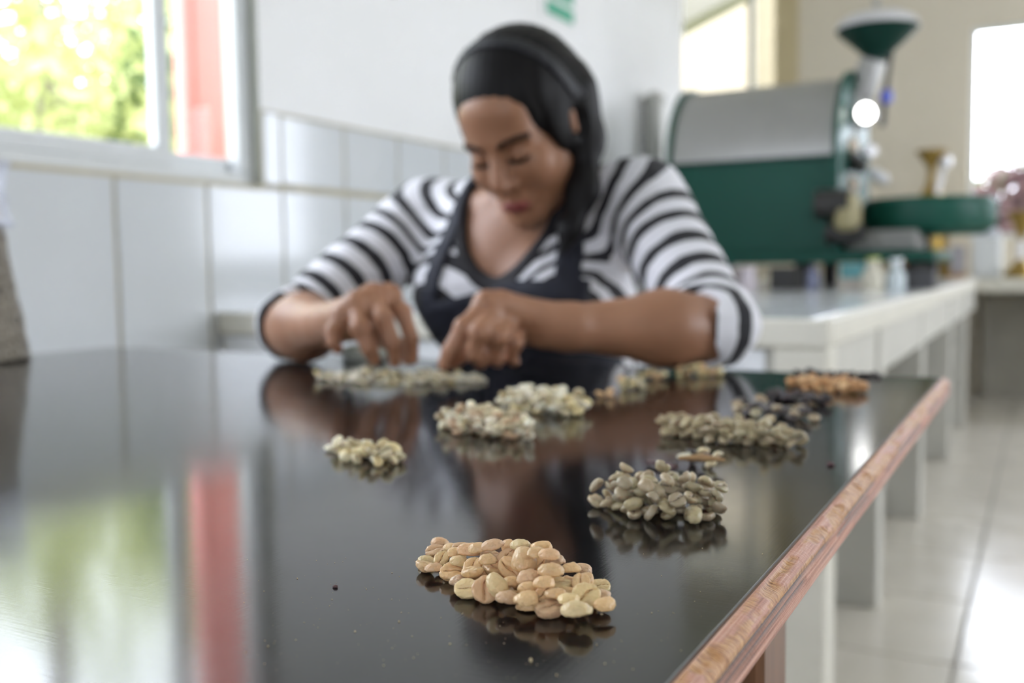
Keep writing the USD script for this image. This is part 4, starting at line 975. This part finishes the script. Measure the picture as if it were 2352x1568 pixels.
TONES = {
    "cream": bean_mat("bean_cream", (0.67, 0.45, 0.235)),
    "pink": bean_mat("bean_pink", (0.62, 0.405, 0.235)),
    "pale": bean_mat("bean_pale", (0.68, 0.52, 0.28)),
    "mottled": bean_mat("bean_mottled", (0.54, 0.385, 0.25), blot=.7),
    "greygreen": bean_mat("bean_greygreen", (0.39, 0.325, 0.215), var=.24),
    "olive": bean_mat("bean_olive", (0.37, 0.32, 0.195), var=.24),
    "straw": bean_mat("bean_straw", (0.62, 0.55, 0.36), var=.2),
    "white": bean_mat("bean_white", (0.78, 0.73, 0.57), var=.18),
    "yellow": bean_mat("bean_yellow", (0.66, 0.56, 0.31), var=.15),
    "rust": bean_mat("bean_rust", (0.50, 0.285, 0.125), var=.25),
    "slate": bean_mat("bean_slate", (0.15, 0.135, 0.13), var=.5),
    "black": bean_mat("bean_black", (0.028, 0.020, 0.022), var=.4),
}
M_crease = pm("bean_crease", (0.36, 0.19, 0.085), 0.7, var=.4, scale=9)
M_crease_dark = pm("bean_crease_dark", (0.12, 0.08, 0.05), 0.7, var=.3, scale=9)
FINE = [bean_shape(s, .023) for s in range(1, 9)]
COARSE = [bean_shape(s, .050) for s in range(21, 27)]
TINY = [thin(bean_shape(s, .075)[0], 300) for s in range(31, 35)]
_protos = {}
def proto(kind, k, tone):
    key = (kind, k, tone)
    if key not in _protos:
        p = stage.CreateClassPrim(f"/World/bean_{kind}_{k}_{tone}"); p.SetTypeName("Xform")
        m, c = (FINE if kind == "fine" else COARSE)[k]
        b = part(UsdGeom.Xform(p), "bean_body", m, TONES[tone], True, local=True)
        part(UsdGeom.Xform(p), "crease", c, M_crease if tone in ("cream", "pink", "pale", "mottled", "rust", "yellow") else M_crease_dark, True, local=True)
        _protos[key] = p.GetPath()
    return _protos[key]

class Heap:
    """places beans so that each rests on what lies under it"""
    def __init__(s, x0, x1, y0, y1, c=.0004):
        s.o = np.array([x0, y0]); s.c = c; s.H = np.full((int((x1 - x0) / c) + 2, int((y1 - y0) / c) + 2), TT)
    def shadow(s, V):
        """lowest and highest surface of the rotated bean per cell, relative to its centre"""
        n = int(np.ceil(np.abs(V[:, :2]).max() / s.c)) + 1
        lo = np.full((2 * n + 1,) * 2, np.inf); hi = np.full((2 * n + 1,) * 2, -np.inf)
        ij = np.rint(V[:, :2] / s.c).astype(int) + n
        np.minimum.at(lo, (ij[:, 0], ij[:, 1]), V[:, 2]); np.maximum.at(hi, (ij[:, 0], ij[:, 1]), V[:, 2])
        return n, lo, hi
    def rest(s, sh, xy):
        n, lo, hi = sh; i, j = np.rint((np.array(xy) - s.o) / s.c).astype(int)
        if i - n < 0 or j - n < 0 or i + n + 1 > s.H.shape[0] or j + n + 1 > s.H.shape[1]: return None
        return np.max(np.where(np.isfinite(lo), s.H[i - n:i + n + 1, j - n:j + n + 1] - np.where(np.isfinite(lo), lo, 0), -1))
    def put(s, sh, xy, z):
        n, lo, hi = sh; i, j = np.rint((np.array(xy) - s.o) / s.c).astype(int)
        b = s.H[i - n:i + n + 1, j - n:j + n + 1]; b[...] = np.maximum(b, np.where(np.isfinite(hi), hi + z, -1))
def dense(m):
    v, f = m.vertices, m.faces
    c = v[f]; return np.vstack([v, c.mean(1), c[:, [0, 1]].mean(1), c[:, [1, 2]].mean(1), c[:, [2, 0]].mean(1)])
DENSE = {"fine": [dense(m) for m, c in FINE], "coarse": [dense(m) for m, c in COARSE], "tiny": [dense(m) for m in TINY]}
def basis(n, l):
    n = n / np.linalg.norm(n); l = l - n * l.dot(n); l /= np.linalg.norm(l)
    return np.array([l, np.cross(n, l), n])                 # rows: the bean's x, y, z
def lying(r, flat_up=None, tilt=.45):
    up = 1 if (r.random() < .5 if flat_up is None else flat_up) else -1
    n = np.array([r.normal() * tilt, r.normal() * tilt, up]); a = r.uniform(0, 2 * np.pi)
    return basis(n, np.array([math.cos(a), math.sin(a), r.normal() * .2]))
TIPS = [f_[-1] for f_ in Lf + Rf] + [Lt[-1], Rt[-1]] + [f_[-2] for f_ in Lf + Rf]
def heap(c, ax, semi, n, size, r, kind, tries=7, tilt=.45, power=.55, hm=.0):
    """a mound: beans dropped within an ellipse, denser to its middle; returns [(centre, rows, size, shape)]"""
    c = np.array(c); ax = np.array(ax) / np.linalg.norm(ax); ay = np.array([-ax[1], ax[0]])
    m = max(semi) + .02; hp_ = Heap(c[0] - m, c[0] + m, c[1] - m, c[1] + m, .0005); out = []
    for i in range(n):
        k = int(r.integers(len(DENSE[kind]))); sz = size * r.uniform(.88, 1.12); R = lying(r, tilt=tilt)
        sh = hp_.shadow(DENSE[kind][k] * sz @ R); best = None
        for _ in range(tries):
            rad, an = r.random() ** power, r.uniform(0, 2 * np.pi)
            xy = c + ax * semi[0] * rad * math.cos(an) + ay * semi[1] * rad * math.sin(an)
            z = hp_.rest(sh, xy)
            if z is None: continue
            sc_ = z - hm * (1 - rad ** 2)
            if best is None or sc_ < best[0]: best = (sc_, xy, z)
        if best is None or min(np.linalg.norm(best[1] - q_[:2]) + 2 * max(0, q_[2] - TT - .03) for q_ in TIPS) < .0145: continue
        hp_.put(sh, best[1], best[2]); out.append((np.array([*best[1], best[2] + .00003]), R, sz, k))
    return out
def place(p, kind, tone, label, group):
    cpos, R, sz, k = p
    x = UsdGeom.Xform.Define(stage, numbered("/World", "coffee_bean"))
    M = np.eye(4); M[:3, :3] = R * sz; M[3, :3] = cpos
    x.AddTransformOp().Set(Gf.Matrix4d(*M.ravel().tolist()))
    tag(x.GetPrim(), label, "coffee bean", group)
    x.GetPrim().GetReferences().AddInternalReference(proto(kind, k, tone)); x.GetPrim().SetInstanceable(True)

# the nearest heap, bean by bean: (x, y in the 3.618x crop at 850, 1180), long axis in the picture (degrees), facing, length there
FRONT = [(470, 395, 25, "b", 135), (530, 455, 40, "b", 145), (600, 365, 60, "f", 168), (545, 295, 12, "e", 190), (580, 243, -20, "b", 115), (680, 290, 10, "b", 130), (760, 272, 0, "e", 120),
         (685, 497, -8, "e", 215), (735, 405, 20, "b", 140), (820, 315, -8, "b", 208), (715, 342, 30, "b", 110), (862, 440, 62, "f", 195), (800, 615, -10, "f", 200), (760, 572, 14, "b", 200),
         (965, 615, 78, "f", 230), (1050, 590, 118, "b", 215), (1020, 268, -5, "b", 192), (900, 290, 0, "b", 110), (997, 340, 10, "e", 170), (1040, 435, 118, "e", 225), (975, 390, 50, "b", 150),
         (1155, 445, 130, "f", 200), (1130, 355, 40, "f", 170), (1165, 275, 142, "b", 150), (1275, 380, 84, "b", 250), (1260, 272, 0, "b", 110), (1402, 280, -18, "b", 190), (1385, 335, 38, "b", 165),
         (1485, 348, 5, "b", 110), (1435, 400, 48, "f", 155), (1540, 398, -50, "b", 105), (1500, 487, 14, "b", 212), (1172, 578, 60, "b", 165), (1330, 545, 2, "b", 210), (1310, 628, 0, "b", 165),
         (1145, 713, 14, "b", 190), (1305, 718, 62, "b", 205), (1445, 655, 42, "f", 160), (1495, 765, 24, "e", 268), (1445, 585, 30, "b", 115), (1578, 577, 6, "e", 195), (1645, 655, -8, "f", 165),
         (1668, 462, 44, "b", 145), (1760, 468, 0, "b", 95), (1737, 562, 74, "e", 185), (1893, 612, -2, "e", 195), (1797, 672, 32, "f", 225), (1715, 808, -6, "b", 235), (1947, 757, 48, "b", 190),
         (1910, 685, 20, "b", 115), (1655, 720, 30, "b", 115), (1540, 672, 10, "b", 110)]
r1 = np.random.default_rng(5)
# the heap's front foot on the table, read along the picture, and its height above
FOOT = np.array([(930, 1290), (965, 1312), (1000, 1338), (1040, 1362), (1110, 1388), (1160, 1404), (1210, 1414), (1330, 1426), (1410, 1410), (1450, 1395)], float)
FW = np.array([on_z(a, b, TT)[:2] for a, b in FOOT])
def foot_dist(q):
    """distance behind the foot line and place along it"""
    best = None
    for a, b, k in zip(FW[:-1], FW[1:], range(len(FW) - 1)):
        ab = b - a; t = np.clip((q - a) @ ab / (ab @ ab), 0, 1); dd = q - a - ab * t; d_ = np.linalg.norm(dd)
        sgn = 1 if ab[0] * dd[1] - ab[1] * dd[0] > 0 else -1
        if best is None or d_ < abs(best[0]): best = (sgn * d_, (k + t) / (len(FW) - 1))
    return best
def mound(q):
    w, u = foot_dist(q)
    w = w - .0035
    if w < 0: return TT + .0034
    return TT + .0034 + min(w * .62, .0125 * max(0, 1 - (abs(u - .47) / .5) ** 2.2))
BN = []                                                   # [centre, rows, size, shape, picture place or None, ray]
for cx, cy, ang, typ, ln in FRONT:
    px, py = 850 + cx / 3.618, 1180 + cy / 3.618
    d = ray(px, py); d0 = d / np.linalg.norm(d)
    rr_ = RIGHT; uu = np.cross(rr_, d0); uu /= np.linalg.norm(uu)
    if uu[2] < 0: uu = -uu
    a = math.radians(ang); lv = math.cos(a) * rr_ + math.sin(a) * uu
    n = {"f": -d0 * .90 + uu * .40, "b": (d0 * .8 - uu * .5 if abs(ang) > 75 else d0 * .22 - uu * .95), "e": -d0 * .55 + uu * .75}[typ] + r1.normal(size=3) * .10
    lv = lv + d0 * math.sin(a) * .25
    R = basis(n, lv); k = int(r1.integers(len(FINE)))
    sz = ln / 3.618 * .375 / FPX * 1.02; sz = min(max(sz, .0074), .0108) if ln > 125 else .0080
    for t in np.linspace(.26, .46, 500):
        c = EYE + d * t
        if c[2] <= mound(c[:2]): break
    BN.append([c.copy(), R, sz, k, (px, py, typ), (EYE, d0)])
for i in range(24):                                       # beans inside and behind
    u = r1.uniform(.2, .8); q = FW[0] + 0; x_ = u * (len(FW) - 1); k0 = int(x_); q = FW[k0] * (1 - x_ + k0) + FW[k0 + 1] * (x_ - k0)
    q = q + np.array([-.35, .93]) * r1.uniform(.008, .026)
    BN.append([np.array([*q, TT + r1.uniform(.003, .006)]), lying(r1, tilt=.3), .0086, int(r1.integers(len(FINE))), None, None])
OFFS = np.array([(x_, y_, 0) for x_ in (-.27, 0, .27) for y_ in (-.14, .14)])
low = np.array([(DENSE["fine"][b[3]] * b[2] @ b[1])[:, 2].min() for b in BN])
C = np.array([b[0] for b in BN]); SPH = np.array([OFFS * b[2] @ b[1] + b[1][2] * (-.08) * b[2] for b in BN]); RAD = np.array([.235 * b[2] for b in BN])
for it in range(260):
    P = C[:, None] + SPH; N_ = len(C); D = P.reshape(-1, 3); own = np.repeat(np.arange(N_), len(OFFS)); rd = RAD[own]
    df = D[:, None] - D[None]; dist = np.linalg.norm(df, axis=2) + 1e-9
    pen = rd[:, None] + rd[None] - dist; pen[own[:, None] == own[None]] = 0; pen = np.maximum(pen, 0)
    mv = np.zeros_like(C); f = (df / dist[..., None]) * pen[..., None]
    np.add.at(mv, own, f.sum(1)); cnt = np.zeros(N_); np.add.at(cnt, own, (pen > 0).sum(1))
    C += mv / np.maximum(cnt, 1)[:, None] * .8
    C[:, 2] -= .00006                                     # settle
    for i, b in enumerate(BN):
        if b[5] is not None:                              # keep near the line of sight it was read from
            e, d0 = b[5]; q = e + d0 * ((C[i] - e) @ d0); C[i] += (q - C[i]) * .22
    C[:, 2] = np.maximum(C[:, 2], TT - low + .00003)
placed = [(C[i], b[1], b[2], b[3], b[4]) for i, b in enumerate(BN)]
vis = [p for p in placed if p[4]]
ROWN = ["front row", "second row", "third row", "fourth row", "fifth row", "back row"]
order = sorted(vis, key=lambda p: -p[4][1]); rows = {}
for i, p in enumerate(order): rows.setdefault(min(i * 6 // len(order), 5), []).append(p)
ORD = ["first", "second", "third", "fourth", "fifth", "sixth", "seventh", "eighth", "ninth", "tenth"]
LOOK = {"f": "showing its creased flat face", "b": "with its rounded back outward", "e": "lying on edge, crease upward"}
tone_seq = ["cream", "cream", "pink", "cream", "pale", "cream", "pink", "mottled"]
for q, row in rows.items():
    for i, p in enumerate(sorted(row, key=lambda p: p[4][0])):
        tn = tone_seq[int(r1.integers(len(tone_seq)))]
        place(p[:4], "fine", tn, f"cream bean {LOOK[p[4][2]]}, {ORD[i]} from left in the nearest heap's {ROWN[q]}", "beans of the nearest heap")
for p in placed:
    if not p[4]: place(p[:4], "fine", "cream", "cream bean half hidden in the middle of the nearest heap", "beans inside the nearest heap")

r2 = np.random.default_rng(17); rest = {}
def pick(ts): return ts[int(r2.integers(len(ts)))]
def pz(px, py): return on_z(px, py, TT)[:2]
def in_rows(ps, nrow):
    """sorted as the picture shows them: rows from the front, each from the left -> (bean, row, place in row)"""
    uv = []
    for p in ps:
        q = p[0] - EYE; w = q @ FWD; uv.append((q @ RIGHT / w, -(q @ UP) / w))
    o = sorted(range(len(ps)), key=lambda i: -uv[i][1]); out = []
    per = -(-len(ps) // nrow)
    for r_ in range(nrow):
        for k_, i in enumerate(sorted(o[r_ * per:(r_ + 1) * per], key=lambda i: uv[i][0])): out.append((ps[i], r_, k_))
    return out
ORDR = ORD + ["eleventh", "twelfth"]
for p, r_, k_ in in_rows(heap((-.164, .4555), (.998, -.02), (.0335, .0215), 82, .0088, r2, "coarse", tries=7, hm=.006, tilt=.6), 9):
    place(p, "coarse", pick(["greygreen", "olive", "greygreen"]), f"grey-green bean, {ORDR[k_]} from left in the domed second heap's {ORDR[r_]} row", "beans of the second-nearest heap")
for p, r_, k_ in in_rows(heap((-.381, .507), (.95, -.31), (.037, .0145), 32, .0092, r2, "coarse", tries=7, hm=.004), 4):
    place(p, "coarse", pick(["straw", "white", "yellow", "olive"]), f"pale straw bean, {ORDR[k_]} from left in the small left heap's {ORDR[r_]} row", "beans of the small left heap")
for p, r_, k_ in in_rows(heap((-.178, .571), (1, -.2), (.013, .007), 8, .0082, r2, "coarse", tries=8), 1):
    place(p, "coarse", pick(["white", "slate", "straw"]), f"chipped bean, {ORDR[k_]} from left in the tiny heap beside the twig", "beans beside the twig")
for p in heap((-.358, .626), (.945, -.327), (.050, .0235), 110, .0090, r2, "coarse", tries=7, hm=.008):
    tn_ = pick(["straw", "white", "greygreen", "straw", "mottled"]); mid_n = globals().get('mid_n', 0) + 1
    if mid_n <= 50: rest.setdefault(tn_, []).append((p, COARSE)); continue
    place(p, "coarse", tn_, "mixed straw and white bean in the heap at the table's middle", "beans of the middle heap")
ln_heap = sorted(heap((-.189, .667), (.981, -.19), (.053, .021), 112, .0088, r2, "coarse", tries=7, hm=.003), key=lambda p: p[0][1])
for i, p in enumerate(ln_heap):
    if i < 34: place(p, "coarse", pick(["olive", "greygreen", "olive"]), "olive bean in the front half of the long heap near the wooden edge", "beans of the long right heap")
    else: rest.setdefault("olive", []).append((p, COARSE))
def clear_of_arms(p):
    for E_, W_ in ((EL, WL), (ER, WR)):
        ab = (W_ - E_)[:2]; t = np.clip((p[0][:2] - E_[:2]) @ ab / (ab @ ab), 0, .6)
        if np.linalg.norm(p[0][:2] - E_[:2] - ab * t) < .037 - .008 * t: return False
    return True
def more(tones, *a, **k):
    for p in heap(*a, **k):
        if not clear_of_arms(p): continue
        rest.setdefault(pick(tones), []).append((p, None))
more(["yellow", "white", "straw", "white"], (-.369, .742), (.92, -.39), (.049, .025), 105, .0098, r2, "tiny", tries=7, hm=.010)
more(["white", "white", "straw", "white", "yellow"], (-.617, .888), (.95, .20), (.098, .046), 250, .0092, r2, "tiny", tries=4, hm=.003)
more(["slate", "slate", "slate", "greygreen", "slate", "straw", "greygreen"], (-.186, .783), (.95, -.3), (.036, .015), 34, .0095, r2, "tiny", tries=8)
more(["black"], (-.189, .873), (.82, -.57), (.036, .014), 30, .0092, r2, "tiny", tries=8)
more(["rust", "rust", "cream", "rust"], (-.181, .970), (.93, -.37), (.040, .022), 75, .0088, r2, "tiny", tries=7, hm=.003)
more(["black"], (-.19, 1.092), (.95, .1), (.050, .012), 20, .0088, r2, "tiny", tries=8)
for (px, py, s0, s1, n) in ((1583, 864, .034, .011, 32), (1497, 872, .014, .008, 8), (1454, 894, .015, .006, 7), (1393, 914, .010, .004, 3)):
    more(["yellow", "straw", "cream"], pz(px, py), (.95, .25), (s0, s1), n, .0092, r2, "tiny", tries=6)
st_ = thing("coffee_beans", "sorted beans in the farther small heaps around the working hands", "coffee beans", (-.4, .85, TT), kind="stuff")
for tone, ps in rest.items():
    ms = []
    for (cpos, R, sz, k), kind in ps:
        m = (COARSE[k][0] if kind else TINY[k]).copy(); m.vertices = np.asarray(m.vertices) * sz @ R + cpos; ms.append(m)
    part(st_, "bean_heap", join(*ms), TONES[tone], True, kind="stuff")

# twig and sliver by the tiny heap, crumbs
M_twig = pm("dark_twig", (0.10, 0.055, 0.055), 0.7, var=.3, scale=200)
t0, t1 = on_z(1487, 1060, TT + .0022), on_z(1552, 1074, TT + .0022)
tw_ = thing("twig", "short dark twig left of the tiny heap", "twig", (*(t0 + t1)[:2] / 2, TT))
part(tw_, "stem", tube([t0, t0 * .6 + t1 * .4 + [0, 0, .0004], t1], [.0013, .0016, .0019], 10), M_twig, True)
s0, s1 = on_z(1560, 1052, TT + .009), on_z(1665, 1056, TT + .0065)
sl_ = thing("husk_sliver", "thin tan husk sliver lying across the tiny heap", "husk", (*(s0 + s1)[:2] / 2, TT))
part(sl_, "sliver", tube([s0, (s0 + s1) / 2 + [0, .001, .0006], s1], [.0010, .0022, .0008], 8), pm("tan_husk", (0.40, 0.24, 0.11), 0.7, var=.2, scale=150), True)
rc_ = np.random.default_rng(3); ms = []
for i in range(230):
    if i < 110: px, py = rc_.uniform(560, 960), rc_.uniform(1270, 1540)
    elif i < 200: px, py = rc_.uniform(1010, 1720), rc_.uniform(1400, 1560)
    else: px, py = rc_.uniform(1450, 1800), rc_.uniform(1250, 1420)
    s_ = .00011 * math.exp(rc_.normal() * .55)
    b_ = trimesh.creation.icosahedron(); b_.vertices = b_.vertices * s_ * rc_.uniform(.6, 1.5, 3) + [*pz(px, py), TT + s_ * .6]; ms.append(b_)
cr_ = thing("crumbs", "fine pale crumbs of chaff scattered on the near tabletop", "crumbs", (-.2, .3, TT), kind="stuff")
part(cr_, "crumb_scatter", join(*ms), pm("chaff", (0.45, 0.36, 0.22), 0.8), kind="stuff")
def crumb(px, py, s_, label):
    b_ = trimesh.creation.icosphere(2, 1); v = b_.vertices; v = v * (1 + .5 * (meshkit.noise(v * 1.7 + px, 2) - .5))[:, None] * np.array([s_ * 1.5, s_, s_ * .8]); b_.vertices = v + [*pz(px, py), TT + s_ * .62]
    tag(part(None, "dark_crumb", b_, M_twig, True).GetPrim(), label, "crumb")
crumb(770, 1349, .00075, "tiny dark crumb alone on the table left of the nearest heap")
crumb(1908, 1069, .0016, "small dark speck near the wooden edge under the bright reflection")

# bag of green coffee standing at the table's left edge
bc = np.array([-1.292, .845]); a_ = np.linspace(0, 2 * np.pi, 49)[:-1]
def bagring(zs, rx, ry, seed, amp):
    V = []
    for z, x_, y_ in zip(zs, rx, ry):
        p = np.stack([bc[0] + x_ * np.cos(a_), bc[1] + y_ * np.sin(a_), np.full(48, z)], 1)
        o = (meshkit.fbm(p * 38 + seed, 3, seed) - .5) * amp
        p[:, 0] += o * np.cos(a_); p[:, 1] += o * np.sin(a_); V.append(p)
    V = np.array(V); nz_ = len(V)
    i, j = np.meshgrid(np.arange(nz_ - 1), np.arange(48), indexing="ij"); b = i * 48 + j; c = i * 48 + (j + 1) % 48
    F = np.stack([b, c, c + 48, b + 48], -1).reshape(-1, 4); F = np.vstack([F[:, :3], F[:, [0, 2, 3]]])
    V = V.reshape(-1, 3); k = np.arange(48); o = (nz_ - 1) * 48
    F = np.vstack([F, np.stack([np.full(48, len(V)), (k + 1) % 48, k], 1), np.stack([np.full(48, len(V) + 1), o + k, o + (k + 1) % 48], 1)])
    V = np.vstack([V, V[:48].mean(0), V[-48:].mean(0)])
    return trimesh.Trimesh(V, F, process=False)
bg = thing("plastic_bag", "clear plastic bag of grey-brown beans at the picture's left edge", "bag", (*bc, TT))
zs = np.linspace(TT + .001, TT + .185, 34); tt_ = (zs - TT) / .185
part(bg, "bean_fill", bagring(zs, .050 - .018 * tt_ ** .8, .085 - .03 * tt_, 4, .006), usdkit.material(stage, L + "bagged_beans", {
    "g": ("texture_coordinate", {}), "v": ("voronoi_texture", {"scale": 130.0}), "n": ("noise_texture", {"scale": 60.0}), "r": ("rgb_ramp", {"ramp": [(0.0, (0.42, 0.37, 0.30)), (0.6, (0.27, 0.235, 0.19)), (1.0, (0.06, 0.05, 0.04))]}),
    "b": ("bump", {"strength": 0.9, "distance": 0.004, "invert": True}), "p": ("principled_bsdf", {"roughness": 0.5})},
    [("g.object", "v.vector"), ("v.distance", "r.fac"), ("r.color", "p.base_color"), ("v.distance", "b.height"), ("b.normal", "p.normal")], surface="p.BSDF"), True, kind="stuff")
M_film = usdkit.material(stage, L + "clear_film", {"t": ("transparent_bsdf", {"color": (0.96, 0.97, 1.0)}), "d": ("diffuse_bsdf", {"color": (0.75, 0.78, 0.88)}), "g": ("glossy_bsdf", {"roughness": 0.15, "color": (1, 1, 1)}), "m": ("mix_closure", {"fac": 0.35}), "m2": ("mix_closure", {"fac": 0.6})},
    [("d.BSDF", "m.closure1"), ("g.BSDF", "m.closure2"), ("t.BSDF", "m2.closure1"), ("m.closure", "m2.closure2")], surface="m2.closure")
zs = np.linspace(TT + .188, TT + .275, 18); tt_ = (zs - TT - .188) / .087
part(bg, "film_neck", bagring(zs, .050 - .014 * np.sin(tt_ * 2.2) + .016 * tt_, .070 - .020 * np.sin(tt_ * 2.2) + .01 * tt_, 9, .014), M_film, True, label="clear gathered plastic top of the bag")
# pale crumpled plastic behind the right hand
v = trimesh.creation.icosphere(4, 1); p_ = np.asarray(v.vertices); q0 = on_z(806, 832, TT)
p_ = p_ * (1 + .35 * (meshkit.fbm(p_ * 2.4 + 3, 4, 12) - .5))[:, None] * np.array([.038, .016, .0145]); p_[:, 2] = np.maximum(p_[:, 2], -.008); v.vertices = p_ + [q0[0], q0[1] + .03, TT + .0085]
pw = part(None, "crumpled_plastic", v, pm("pale_plastic", (0.56, 0.60, 0.54), 0.35), True); tag(pw.GetPrim(), "small pale crumpled plastic lying behind the person's right hand", "plastic wrap")
